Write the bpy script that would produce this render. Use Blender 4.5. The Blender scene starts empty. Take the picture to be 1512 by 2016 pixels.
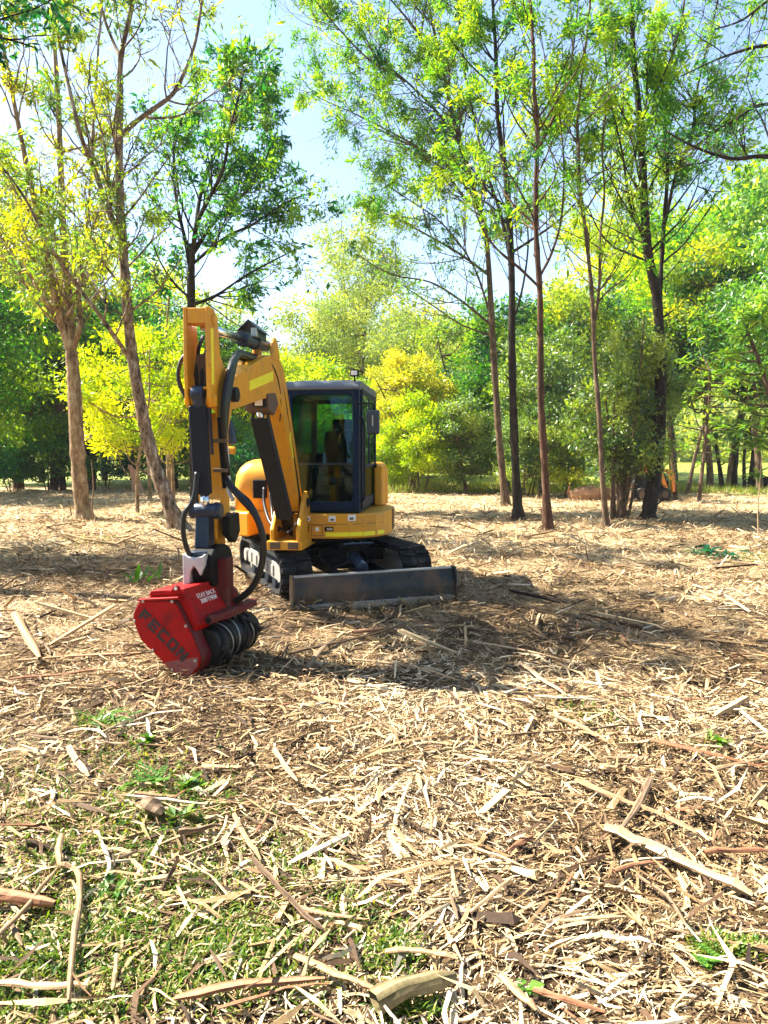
import bpy, bmesh, math, random
import numpy as np
from mathutils import Vector, Matrix

# ------------------------------------------------------------------ camera, sky, sun, exposure
S = bpy.context.scene
FPX, CU, CV, HOR = 1456.0, 756.0, 1008.0, 895.0        # photograph pixels: focal length, centre, horizon row
CAMZ = 1.6
PITCH = math.atan((CV - HOR) / FPX)                     # the camera looks slightly down
cd = bpy.data.cameras.new('camera'); cam = bpy.data.objects.new('camera', cd)
S.collection.objects.link(cam); S.camera = cam
cd.sensor_fit = 'VERTICAL'; cd.sensor_height = 36.0; cd.lens = FPX * 36.0 / 2016.0
cd.clip_start = 0.05; cd.clip_end = 3000
cam.location = (0, 0, CAMZ); cam.rotation_euler = (math.pi / 2 - PITCH, 0, 0)

TOSUN = Vector((-0.92, 0.32, 1.12)).normalized()
wd = bpy.data.worlds.new('World'); S.world = wd; wd.use_nodes = True
wn = wd.node_tree; bg = wn.nodes['Background']
sky = wn.nodes.new('ShaderNodeTexSky'); sky.sky_type = 'NISHITA'; sky.sun_disc = False
sky.sun_elevation = math.asin(TOSUN.z); sky.sun_rotation = math.atan2(TOSUN.x, TOSUN.y)
sky.air_density = 1.0; sky.dust_density = 1.0; sky.ozone_density = 1.6
wn.links.new(sky.outputs[0], bg.inputs[0]); bg.inputs[1].default_value = 0.072
sd = bpy.data.lights.new('sun', 'SUN'); sd.energy = 5.0; sd.angle = math.radians(0.53); sd.color = (1.0, 0.93, 0.80)
sun = bpy.data.objects.new('sun', sd); S.collection.objects.link(sun)
sun.rotation_euler = (-TOSUN).to_track_quat('-Z', 'Y').to_euler(); sun.location = (-20, 10, 30)

S.view_settings.view_transform = 'Standard'; S.view_settings.look = 'None'
S.view_settings.exposure = 2.3; S.view_settings.gamma = 1.0; S.view_settings.use_curve_mapping = False
S.render.engine = 'CYCLES'
S.cycles.use_denoising = True
S.cycles.max_bounces = 7; S.cycles.diffuse_bounces = 3; S.cycles.transmission_bounces = 5; S.cycles.glossy_bounces = 3
S.cycles.transparent_max_bounces = 10; S.cycles.sample_clamp_indirect = 6.0

# ------------------------------------------------------------------ where a pixel of the photograph stands
CP, SP = math.cos(PITCH), math.sin(PITCH)
def ray(u, v):
    a = (u - CU) / FPX; b = (CV - v) / FPX
    return Vector((a, CP + b * SP, -SP + b * CP))
CAM = Vector((0, 0, CAMZ))
def P(u, v, Y):
    d = ray(u, v); return CAM + d * (Y / d.y)
def G(u, v, z=0.0):
    d = ray(u, v); return CAM + d * ((z - CAMZ) / d.z)
def onplane(u, v, p0, n):
    d = ray(u, v); return CAM + d * ((p0 - CAM).dot(n) / d.dot(n))

# ------------------------------------------------------------------ tagging and mesh helpers
COL = S.collection
def tag(o, label=None, cat=None, group=None, kind=None):
    if label: o['label'] = label
    if cat: o['category'] = cat
    if group: o['group'] = group
    if kind: o['kind'] = kind
    return o
def empty(name, loc, rz=0.0):
    o = bpy.data.objects.new(name, None); COL.objects.link(o)
    o.location = loc; o.rotation_euler = (0, 0, rz); o.empty_display_size = 0.2
    return o
def link(name, me, parent=None, mat=None):
    o = bpy.data.objects.new(name, me); COL.objects.link(o)
    if parent: o.parent = parent
    if mat and not me.materials: me.materials.append(mat)
    return o
def copy_tree(o, parent=None):
    c = o.copy(); COL.objects.link(c); c.parent = parent
    for ch in list(o.children): copy_tree(ch, c)
    return c

def np_mesh(name, V, quads=None, tris=None, attrs=None, smooth=False):
    me = bpy.data.meshes.new(name)
    V = np.ascontiguousarray(V, dtype=np.float32)
    nq = 0 if quads is None else len(quads); nt = 0 if tris is None else len(tris)
    me.vertices.add(len(V)); me.vertices.foreach_set('co', V.ravel())
    lv = []; st = []
    if nq: lv.append(np.asarray(quads, dtype=np.int32).ravel()); st.append(np.arange(nq, dtype=np.int32) * 4)
    if nt: lv.append(np.asarray(tris, dtype=np.int32).ravel()); st.append(nq * 4 + np.arange(nt, dtype=np.int32) * 3)
    lv = np.concatenate(lv); st = np.concatenate(st)
    me.loops.add(len(lv)); me.loops.foreach_set('vertex_index', lv)
    me.polygons.add(len(st)); me.polygons.foreach_set('loop_start', st)
    me.update(calc_edges=True)
    me.polygons.foreach_set('use_smooth', np.full(len(st), smooth, dtype=bool))
    if attrs:
        for k, a in attrs.items():
            at = me.attributes.new(k, 'FLOAT', 'POINT'); at.data.foreach_set('value', np.ascontiguousarray(a, dtype=np.float32))
    return me

class MB:
    """collects boxes, prisms, tubes and cylinders into one mesh"""
    def __init__(s): s.v = []; s.f = []; s.sm = []
    def add(s, vs, fs, smooth=False):
        o = len(s.v); s.v += [Vector(p) for p in vs]; s.f += [[i + o for i in f] for f in fs]; s.sm += [smooth] * len(fs); return s
    def box(s, c, d, R=None):
        c = Vector(c); vs = []
        for i in (-1, 1):
            for j in (-1, 1):
                for k in (-1, 1):
                    p = Vector((i * d[0] / 2, j * d[1] / 2, k * d[2] / 2))
                    if R is not None: p = R @ p
                    vs.append(c + p)
        return s.add(vs, [(0, 1, 3, 2), (4, 6, 7, 5), (0, 4, 5, 1), (2, 3, 7, 6), (0, 2, 6, 4), (1, 5, 7, 3)])
    def bb(s, x0, x1, y0, y1, z0, z1): return s.box(((x0 + x1) / 2, (y0 + y1) / 2, (z0 + z1) / 2), (x1 - x0, y1 - y0, z1 - z0))
    def prism(s, poly, fn, w0, w1):
        n = len(poly)
        vs = [fn(a, b, w0) for a, b in poly] + [fn(a, b, w1) for a, b in poly]
        fs = [list(range(n))[::-1], list(range(n, 2 * n))] + [(i, (i + 1) % n, n + (i + 1) % n, n + i) for i in range(n)]
        return s.add(vs, fs)
    def cyl(s, p0, p1, r0, r1=None, n=16, caps=True):
        return s.tube([p0, p1], [r0, r0 if r1 is None else r1], n, caps)
    def tube(s, pts, r, n=8, caps=True, smooth=True):
        pts = [Vector(p) for p in pts]; m = len(pts)
        if not hasattr(r, '__len__'): r = [r] * m
        t0 = (pts[1] - pts[0]).normalized()
        a = t0.cross(Vector((0, 0, 1)) if abs(t0.z) < .9 else Vector((1, 0, 0))).normalized()
        vs = []
        for i in range(m):
            t = (pts[min(i + 1, m - 1)] - pts[max(i - 1, 0)]).normalized()
            a = (a - t * a.dot(t)).normalized(); b = t.cross(a)
            for k in range(n):
                w = 2 * math.pi * k / n; vs.append(pts[i] + (a * math.cos(w) + b * math.sin(w)) * r[i])
        fs = [(i * n + k, i * n + (k + 1) % n, (i + 1) * n + (k + 1) % n, (i + 1) * n + k) for i in range(m - 1) for k in range(n)]
        s.add(vs, fs, smooth)
        if caps:
            o = len(s.v) - m * n
            s.f += [[o + k for k in range(n)][::-1], [o + (m - 1) * n + k for k in range(n)]]; s.sm += [False, False]
        return s
    def build(s, name, mat, parent=None, xf=None, bevel=0.0, seg=2):
        me = bpy.data.meshes.new(name)
        vs = [(xf @ p) if xf is not None else p for p in s.v]
        me.from_pydata([p[:] for p in vs], [], s.f)
        me.polygons.foreach_set('use_smooth', s.sm)
        bm = bmesh.new(); bm.from_mesh(me)
        bmesh.ops.recalc_face_normals(bm, faces=bm.faces)
        if bevel > 0:
            es = [e for e in bm.edges if len(e.link_faces) == 2 and e.calc_face_angle(0) > math.radians(32)
                  and not (e.link_faces[0].smooth and e.link_faces[1].smooth)]
            try: bmesh.ops.bevel(bm, geom=es, offset=bevel, offset_type='OFFSET', segments=seg, profile=.5, affect='EDGES', clamp_overlap=True)
            except Exception: pass
        bm.to_mesh(me); bm.free()
        o = link(name, me, parent, mat); return o

def spline(pts, n):
    """Catmull-Rom through pts, n points a span"""
    p = [np.array(q, dtype=float) for q in pts]
    if len(p) == 2: return np.array([p[0] + (p[1] - p[0]) * t for t in np.linspace(0, 1, n + 1)])
    q = [2 * p[0] - p[1]] + p + [2 * p[-1] - p[-2]]; out = []
    for i in range(1, len(q) - 2):
        for t in np.arange(n) / n:
            out.append(.5 * ((2 * q[i]) + (-q[i - 1] + q[i + 1]) * t + (2 * q[i - 1] - 5 * q[i] + 4 * q[i + 1] - q[i + 2]) * t * t + (-q[i - 1] + 3 * q[i] - 3 * q[i + 1] + q[i + 2]) * t ** 3))
    out.append(p[-1]); return np.array(out)

# ------------------------------------------------------------------ materials
def nodes(name):
    m = bpy.data.materials.new(name); m.use_nodes = True
    nt = m.node_tree; b = nt.nodes['Principled BSDF']; return m, nt, b
def ramp(nt, stops, fac=None):
    r = nt.nodes.new('ShaderNodeValToRGB'); e = r.color_ramp.elements
    while len(e) < len(stops): e.new(.5)
    for i, (p, c) in enumerate(stops): e[i].position = p; e[i].color = (*c, 1)
    if fac is not None: nt.links.new(fac, r.inputs[0])
    return r
def noise(nt, scale, detail=6, rough=.6, coord='Object', stretch=None):
    tc = nt.nodes.new('ShaderNodeTexCoord'); n = nt.nodes.new('ShaderNodeTexNoise')
    n.inputs['Scale'].default_value = scale; n.inputs['Detail'].default_value = detail; n.inputs['Roughness'].default_value = rough
    if stretch:
        mp = nt.nodes.new('ShaderNodeMapping'); mp.inputs['Scale'].default_value = stretch
        nt.links.new(tc.outputs[coord], mp.inputs[0]); nt.links.new(mp.outputs[0], n.inputs['Vector'])
    else: nt.links.new(tc.outputs[coord], n.inputs['Vector'])
    return n
def bump(nt, b, h, strength, dist=.02):
    bp = nt.nodes.new('ShaderNodeBump'); bp.inputs['Strength'].default_value = strength; bp.inputs['Distance'].default_value = dist
    nt.links.new(h, bp.inputs['Height']); nt.links.new(bp.outputs[0], b.inputs['Normal'])
def paint(name, c, rough=.4, metal=0.0, dirt=(.20, .13, .07), amount=.35, scale=5, spec=.5, fleck=None, lo=.50, hi=.78, stretch=None):
    m, nt, b = nodes(name)
    n = noise(nt, scale, 8, .65, stretch=stretch)
    r = ramp(nt, [(.0, c), (lo, c), (hi, tuple(c[i] * (1 - amount) + dirt[i] * amount for i in range(3)))], n.outputs[0])
    out = r.outputs[0]
    if fleck:
        n2 = noise(nt, scale * 7, 6, .7); r2 = ramp(nt, [(.615, (0, 0, 0)), (.66, (1, 1, 1))], n2.outputs[0])
        mx = nt.nodes.new('ShaderNodeMixRGB'); nt.links.new(r2.outputs[0], mx.inputs[0]); nt.links.new(out, mx.inputs[1]); mx.inputs[2].default_value = (*fleck, 1)
        out = mx.outputs[0]
    nt.links.new(out, b.inputs['Base Color'])
    rr = nt.nodes.new('ShaderNodeMapRange'); rr.inputs['To Min'].default_value = max(.05, rough - .08); rr.inputs['To Max'].default_value = rough + .25
    nt.links.new(n.outputs[0], rr.inputs[0]); nt.links.new(rr.outputs[0], b.inputs['Roughness'])
    b.inputs['Metallic'].default_value = metal; b.inputs['Specular IOR Level'].default_value = spec
    n3 = noise(nt, scale * 12, 4, .6); bump(nt, b, n3.outputs[0], .12, .003)
    return m
def bark(name, stops, scale=9, strength=.7):
    m, nt, b = nodes(name)
    n = noise(nt, scale, 8, .7, stretch=(1, 1, .35)); r = ramp(nt, stops, n.outputs[0])
    n0 = noise(nt, scale * .25, 4, .6); mx = nt.nodes.new('ShaderNodeMixRGB'); mx.blend_type = 'MULTIPLY'; mx.inputs[0].default_value = .7
    r0 = ramp(nt, [(.3, (.55, .55, .5)), (.6, (1.1, 1.05, 1))], n0.outputs[0])
    nt.links.new(r.outputs[0], mx.inputs[1]); nt.links.new(r0.outputs[0], mx.inputs[2])
    nt.links.new(mx.outputs[0], b.inputs['Base Color']); b.inputs['Roughness'].default_value = .85; b.inputs['Specular IOR Level'].default_value = .2
    bump(nt, b, n.outputs[0], strength, .03); return m
def leaf(name, stops, trans=.5, gloss=.35, tcol=1.5):
    m, nt, b = nodes(name)
    at = nt.nodes.new('ShaderNodeAttribute'); at.attribute_name = 'tint'
    r = ramp(nt, stops, at.outputs['Fac'])
    nt.links.new(r.outputs[0], b.inputs['Base Color']); b.inputs['Roughness'].default_value = .42; b.inputs['Specular IOR Level'].default_value = gloss
    tr = nt.nodes.new('ShaderNodeBsdfTranslucent'); g = nt.nodes.new('ShaderNodeMixRGB'); g.blend_type = 'MULTIPLY'; g.inputs[0].default_value = 1
    g.inputs[2].default_value = (1.45 * tcol / 1.5, 1.45 * tcol / 1.5, .28, 1); nt.links.new(r.outputs[0], g.inputs[1]); nt.links.new(g.outputs[0], tr.inputs[0])
    mx = nt.nodes.new('ShaderNodeMixShader'); mx.inputs[0].default_value = trans
    nt.links.new(b.outputs[0], mx.inputs[1]); nt.links.new(tr.outputs[0], mx.inputs[2])
    nt.links.new(mx.outputs[0], nt.nodes['Material Output'].inputs[0]); return m
def tinted(name, stops, rough=.8, grain=True):
    m, nt, b = nodes(name)
    at = nt.nodes.new('ShaderNodeAttribute'); at.attribute_name = 'tint'
    r = ramp(nt, stops, at.outputs['Fac']); out = r.outputs[0]
    if grain:
        n = noise(nt, 60, 5, .7); r2 = ramp(nt, [(.3, (.55, .5, .45)), (.6, (1.08, 1.05, 1.0))], n.outputs[0])
        mx = nt.nodes.new('ShaderNodeMixRGB'); mx.blend_type = 'MULTIPLY'; mx.inputs[0].default_value = .8
        nt.links.new(out, mx.inputs[1]); nt.links.new(r2.outputs[0], mx.inputs[2]); out = mx.outputs[0]
    nt.links.new(out, b.inputs['Base Color']); b.inputs['Roughness'].default_value = rough; b.inputs['Specular IOR Level'].default_value = .25
    return m

M = {}
M['yellow'] = paint('excavator_paint', (.70, .30, .004), .38, 0, (.36, .20, .07), .55, 3, .4, fleck=(.30, .17, .06), lo=.44, hi=.70)
M['reflect'] = paint('reflective_yellow', (.90, .78, .01), .4, 0, (.5, .4, .02), .3, 9)
M['cab'] = paint('cab_paint', (.003, .014, .040), .40, 0, (.02, .03, .045), .4, 5, .15)
M['roofp'] = paint('roof_paint', (.10, .115, .13), .42, 0, (.2, .18, .15), .4, 4)
M['black'] = paint('black_plastic', (.004, .005, .006), .5, 0, (.03, .026, .022), .4, 8, .15)
M['steel'] = paint('grey_guard_steel', (.012, .016, .024), .45, .0, (.025, .025, .026), .4, 6, .15)
M['rubber'] = paint('track_rubber', (.012, .013, .014), .75, 0, (.16, .13, .10), .75, 3, .2)
M['hose'] = paint('hose_rubber', (.004, .005, .006), .34, 0, (.02, .02, .02), .4, 20, .4)
M['chrome'] = paint('chrome_rod', (.75, .76, .78), .12, 1.0, (.5, .5, .5), .2, 8)
M['bluegrey'] = paint('dark_blue_steel', (.008, .022, .050), .30, .1, (.04, .04, .04), .5, 7, .5)
M['cast'] = paint('worn_cast_steel', (.48, .49, .50), .45, .4, (.10, .08, .07), .6, 7)
M['trackframe'] = paint('dusty_track_frame', (.20, .19, .17), .7, 0, (.35, .29, .22), .7, 3)
M['blade'] = paint('worn_blade_steel', (.012, .018, .020), .36, .1, (.13, .066, .028), .85, 3.0, .4, fleck=(.05, .04, .03), lo=.42, hi=.66)
M['red'] = paint('mulcher_red', (.34, .0015, .002), .5, 0, (.07, .004, .005), .8, 5, .15, fleck=(.10, .02, .015), lo=.45, hi=.68)
M['redworn'] = paint('worn_mulcher_red', (.095, .002, .004), .5, 0, (.09, .035, .025), .8, 6, .25, fleck=(.16, .09, .06), lo=.45, hi=.66)
M['letter'] = paint('black_lettering', (.004, .003, .005), .5, 0, (.2, .01, .01), .3, 25)
M['white'] = paint('white_print', (.80, .78, .72), .5, 0, (.5, .4, .35), .4, 20)
M['drum'] = paint('drum_steel', (.008, .009, .010), .45, .1, (.05, .045, .035), .6, 12, .3)
M['bright'] = paint('worn_bright_steel', (.42, .42, .40), .3, .8, (.2, .16, .12), .5, 20)
M['brown'] = paint('rust_brown', (.10, .06, .035), .7, 0, (.2, .12, .07), .5, 9)
M['orange'] = paint('orange_machine', (.70, .20, .015), .45, 0, (.3, .15, .06), .5, 5)
M['lamp'] = paint('lamp_lens', (.85, .82, .72), .15, 0, (.6, .55, .45), .3, 20)
def glass(name, tint, refl):
    m, nt, b = nodes(name); nt.nodes.remove(b)
    t = nt.nodes.new('ShaderNodeBsdfTransparent'); t.inputs[0].default_value = (*tint, 1)
    g = nt.nodes.new('ShaderNodeBsdfGlossy'); g.inputs['Roughness'].default_value = .015; g.inputs[0].default_value = (.62, .86, 1, 1)
    f = nt.nodes.new('ShaderNodeFresnel'); f.inputs[0].default_value = 1.5
    ma = nt.nodes.new('ShaderNodeMath'); ma.operation = 'ADD'; ma.inputs[1].default_value = refl; nt.links.new(f.outputs[0], ma.inputs[0])
    mx = nt.nodes.new('ShaderNodeMixShader'); nt.links.new(ma.outputs[0], mx.inputs[0]); nt.links.new(t.outputs[0], mx.inputs[1]); nt.links.new(g.outputs[0], mx.inputs[2])
    nt.links.new(mx.outputs[0], nt.nodes['Material Output'].inputs[0]); return m
M['glass'] = glass('tinted_cab_glass', (.52, .76, .68), -.015)
M['mirror'] = paint('mirror_back', (.02, .035, .055), .25, 0, (.05, .05, .05), .3, 9)

M['bark_pale'] = bark('pale_smooth_bark', [(.32, (.05, .032, .02)), (.46, (.20, .13, .075)), (.58, (.34, .25, .15)), (.68, (.50, .44, .34))], 9, 1.0)
M['bark_grey'] = bark('grey_blotched_bark', [(.38, (.03, .022, .018)), (.46, (.14, .095, .065)), (.56, (.26, .20, .15)), (.66, (.48, .43, .37))], 10, 1.0)
M['bark_red'] = bark('reddish_brown_bark', [(.3, (.022, .011, .007)), (.5, (.075, .036, .021)), (.7, (.17, .10, .065))], 10, .8)
M['bark_dark'] = bark('dark_bark', [(.3, (.008, .007, .006)), (.5, (.022, .017, .013)), (.7, (.07, .05, .035))], 10, .9)
M['bark_brown'] = bark('brown_bark', [(.3, (.030, .02, .013)), (.5, (.10, .066, .042)), (.7, (.22, .16, .105))], 10, .8)
g = lambda *s: list(s)
M['leaf_wattle'] = leaf('feathery_wattle_leaf', g((0, (.012, .10, .055)), (.45, (.10, .27, .018)), (1, (.36, .46, .010))), .58, .25)
M['leaf_dark'] = leaf('dark_blue_green_leaf', g((0, (.006, .07, .058)), (.5, (.030, .17, .055)), (1, (.20, .36, .015))), .52, .3)
M['leaf_olive'] = leaf('olive_narrow_leaf', g((0, (.035, .12, .07)), (.5, (.20, .28, .028)), (1, (.44, .42, .014))), .58, .35)
M['leaf_thicket'] = leaf('thicket_leaf', g((0, (.006, .050, .024)), (.5, (.045, .17, .018)), (1, (.26, .38, .010))), .55, .3)
M['leaf_pale'] = leaf('pale_feathery_leaf', g((0, (.10, .18, .09)), (.5, (.25, .31, .10)), (1, (.40, .42, .10))), .5, .25)
M['leaf_lime'] = leaf('lime_leaf', g((0, (.08, .19, .016)), (.5, (.30, .40, .012)), (1, (.52, .54, .012))), .58, .25)
M['leaf_yellow'] = leaf('yellow_wattle_blossom', g((0, (.16, .24, .03)), (.5, (.42, .42, .04)), (1, (.60, .54, .05))), .45, .2, 1.3)
M['leaf_shrub'] = leaf('small_glossy_shrub_leaf', g((0, (.030, .09, .035)), (.5, (.12, .21, .045)), (1, (.32, .38, .07))), .48, .8)
M['leaf_broad'] = leaf('broad_glossy_leaf', g((0, (.025, .12, .028)), (.5, (.10, .25, .035)), (1, (.32, .44, .06))), .48, .9)
M['grass'] = leaf('grass_blade', g((0, (.035, .10, .010)), (.5, (.11, .19, .016)), (.75, (.22, .24, .03)), (1, (.40, .33, .14))), .40, .3)
M['weed'] = leaf('weed_leaf', g((0, (.014, .075, .012)), (.5, (.045, .14, .014)), (1, (.13, .24, .02))), .35, .4)
M['chips'] = tinted('shredded_wood', [(0, (.020, .012, .008)), (.15, (.085, .05, .027)), (.38, (.24, .152, .074)), (.62, (.42, .30, .152)), (.82, (.56, .43, .25)), (.94, (.62, .51, .35)), (1, (.22, .21, .17))], .8)
M['stick_pale'] = tinted('pale_split_wood', [(0, (.20, .115, .055)), (.5, (.35, .235, .13)), (1, (.50, .39, .26))], .75)
M['stick_red'] = tinted('reddish_split_wood', [(0, (.11, .045, .025)), (.5, (.27, .125, .065)), (1, (.42, .25, .14))], .75)
M['stick_brown'] = tinted('brown_branch', [(0, (.05, .032, .02)), (.5, (.15, .10, .06)), (1, (.28, .20, .13))], .8)
M['stick_grey'] = tinted('weathered_grey_branch', [(0, (.13, .11, .085)), (.5, (.30, .27, .21)), (1, (.46, .42, .35))], .8)
M['log'] = tinted('mossy_old_log', [(0, (.04, .03, .015)), (.5, (.12, .10, .045)), (1, (.25, .20, .11))], .9)

rng = np.random.default_rng(7)
random.seed(7)
# ------------------------------------------------------------------ ground
def gz(x, y):
    x = np.asarray(x, float); y = np.asarray(y, float)
    f = np.clip((np.hypot(x, y) - 0.0) / 6, .35, 1) * np.clip((90 - np.hypot(x, y)) / 40, 0, 1)
    return f * (.028 * np.sin(x * 1.1 + .6 * y) + .024 * np.sin(y * 1.7 - .5 * x + 1) + .014 * np.sin(3.1 * x + 2.3 * y) + .012 * np.sin(4.7 * y - 3.3 * x + 2))
def gpt(u, v):
    p = G(u, v); z = float(gz(p.x, p.y)); return G(u, v, z)
def sheet(xs, ys, dz):
    X, Y = np.meshgrid(xs, ys); Z = gz(X, Y) + dz
    V = np.stack([X, Y, Z], -1).reshape(-1, 3); n = len(xs)
    i = (np.arange(len(ys) - 1)[:, None] * n + np.arange(n - 1)[None]).ravel()
    return V, np.stack([i, i + 1, i + n + 1, i + n], -1)
m, nt, b = nodes('mulched_ground')
n1 = noise(nt, 1.1, 6, .6); n2 = noise(nt, 42, 8, .75, stretch=(1, .45, 1)); n3 = noise(nt, 14, 6, .7)
r1 = ramp(nt, [(.36, (.045, .028, .016)), (.50, (.15, .095, .048)), (.66, (.36, .26, .14))], n1.outputs[0])
r2 = ramp(nt, [(.34, (.30, .27, .25)), (.50, (.85, .82, .78)), (.66, (1.35, 1.3, 1.2))], n2.outputs[0])
mx = nt.nodes.new('ShaderNodeMixRGB'); mx.blend_type = 'MULTIPLY'; mx.inputs[0].default_value = 1
# the ground colour blends to a paler ramp with distance
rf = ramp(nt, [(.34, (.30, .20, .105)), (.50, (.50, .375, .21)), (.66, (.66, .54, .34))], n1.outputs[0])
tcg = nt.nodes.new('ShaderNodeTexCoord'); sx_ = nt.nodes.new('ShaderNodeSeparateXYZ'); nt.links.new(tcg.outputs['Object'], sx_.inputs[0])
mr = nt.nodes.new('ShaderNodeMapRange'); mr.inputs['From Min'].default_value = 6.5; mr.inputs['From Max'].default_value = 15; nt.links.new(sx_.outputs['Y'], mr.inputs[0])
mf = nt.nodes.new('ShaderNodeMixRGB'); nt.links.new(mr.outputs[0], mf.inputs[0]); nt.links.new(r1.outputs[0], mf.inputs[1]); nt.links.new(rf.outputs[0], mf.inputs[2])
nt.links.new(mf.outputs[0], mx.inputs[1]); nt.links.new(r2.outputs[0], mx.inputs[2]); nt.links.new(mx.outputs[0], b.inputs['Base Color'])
b.inputs['Roughness'].default_value = .9; b.inputs['Specular IOR Level'].default_value = .15
bump(nt, b, n2.outputs[0], 1.0, .03); M['ground'] = m
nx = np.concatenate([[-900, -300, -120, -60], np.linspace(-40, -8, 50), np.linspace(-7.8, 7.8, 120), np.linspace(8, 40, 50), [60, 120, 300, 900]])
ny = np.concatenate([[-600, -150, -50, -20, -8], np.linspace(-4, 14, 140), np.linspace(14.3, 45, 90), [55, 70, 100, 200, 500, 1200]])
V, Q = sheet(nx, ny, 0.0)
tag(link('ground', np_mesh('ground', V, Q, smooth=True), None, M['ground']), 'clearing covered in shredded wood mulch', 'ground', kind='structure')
m, nt, b = nodes('meadow_grass')
n1 = noise(nt, .5, 6, .6); n2 = noise(nt, 18, 8, .7)
r1 = ramp(nt, [(.35, (.11, .17, .012)), (.65, (.30, .33, .022))], n1.outputs[0]); r2 = ramp(nt, [(.35, (.5, .55, .4)), (.6, (1.15, 1.1, 1))], n2.outputs[0])
mx = nt.nodes.new('ShaderNodeMixRGB'); mx.blend_type = 'MULTIPLY'; mx.inputs[0].default_value = 1
nt.links.new(r1.outputs[0], mx.inputs[1]); nt.links.new(r2.outputs[0], mx.inputs[2]); nt.links.new(mx.outputs[0], b.inputs['Base Color'])
b.inputs['Roughness'].default_value = .8; bump(nt, b, n2.outputs[0], .8, .05); M['meadow'] = m
xs = np.linspace(-30, 60, 60); ys = np.concatenate([np.linspace(0, 1, 18) ** 1.8 * 130])
X, Yr = np.meshgrid(xs, ys); X = X * (1 + Yr / 60)
edge = 30.8 + .9 * np.sin(X * .7) + .5 * np.sin(X * 1.9 + 1) - np.clip((X - 9) * .35, 0, 2.0) + np.clip((-6 - X), 0, 6) * .9
Y = edge + Yr; Z = gz(X, Y) + .012 + .02 * np.clip(Yr, 0, 1) + np.clip(Yr - 10, 0, 200) * .018
V = np.stack([X, Y, Z], -1).reshape(-1, 3); n = len(xs); i = (np.arange(len(ys) - 1)[:, None] * n + np.arange(n - 1)[None]).ravel()
tag(link('meadow', np_mesh('meadow', V, np.stack([i, i + 1, i + n + 1, i + n], -1), smooth=True), None, M['meadow']), 'sunlit yellow green meadow beyond the clearing', 'meadow', kind='structure')
# ------------------------------------------------------------------ trees
UPV = np.array([0, 0, 1.0])
def nrm_(a): return a / (np.linalg.norm(a, axis=-1, keepdims=True) + 1e-9)
class Wood:
    def __init__(s): s.V = []; s.F = []; s.n = 0
    def tube(s, pts, rad, k):
        pts = np.asarray(pts, float); m = len(pts)
        t = nrm_(np.gradient(pts, axis=0)); ref = np.array([1, .13, .07]) if abs(t[0][0]) < .8 else np.array([.1, 1, .07])
        a = nrm_(np.cross(t, ref)); b = np.cross(t, a)
        w = 2 * np.pi * np.arange(k) / k
        ring = pts[:, None] + (a[:, None] * np.cos(w)[None, :, None] + b[:, None] * np.sin(w)[None, :, None]) * np.asarray(rad)[:, None, None]
        i = (np.arange(m - 1)[:, None] * k + np.arange(k)[None]); j = (np.arange(m - 1)[:, None] * k + (np.arange(k) + 1)[None] % k)
        s.V.append(ring.reshape(-1, 3)); s.F.append(np.stack([i, j, j + k, i + k], -1).reshape(-1, 4) + s.n); s.n += m * k
    def mesh(s, name, org): return np_mesh(name, np.concatenate(s.V) - np.array(org), np.concatenate(s.F), smooth=True)
def leaf_mesh(name, C, D, tint, L, W, r, org, droop=.3, spread=1.0):
    n = len(C); ax = nrm_(D * .6 + r.normal(0, spread, (n, 3)) * .6 - UPV * droop)
    sd_ = nrm_(np.cross(ax, r.normal(0, 1, (n, 3)))); z_ = np.exp(r.normal(-.05, .32, n)); l = (L * z_)[:, None]; w = (W * z_ * r.uniform(.7, 1.25, n))[:, None]
    C = C - np.array(org)
    nrml = np.cross(ax, sd_)
    V = np.stack([C, C + ax * l * .45 + sd_ * w * .5 + nrml * w * .12, C + ax * l, C + ax * l * .45 - sd_ * w * .5 + nrml * w * .12], 1).reshape(-1, 3)
    return np_mesh(name, V, np.arange(4 * n).reshape(-1, 4), attrs={'tint': np.repeat(np.clip(tint, 0, 1), 4)})
def path(p0, d, L, n, r, up, wig):
    pts = [np.array(p0, float)]; d = np.array(d, float)
    for i in range(n):
        d = d + r.normal(0, wig, 3) + UPV * up; d /= np.linalg.norm(d); pts.append(pts[-1] + d * L / n)
    return np.array(pts)
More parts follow.
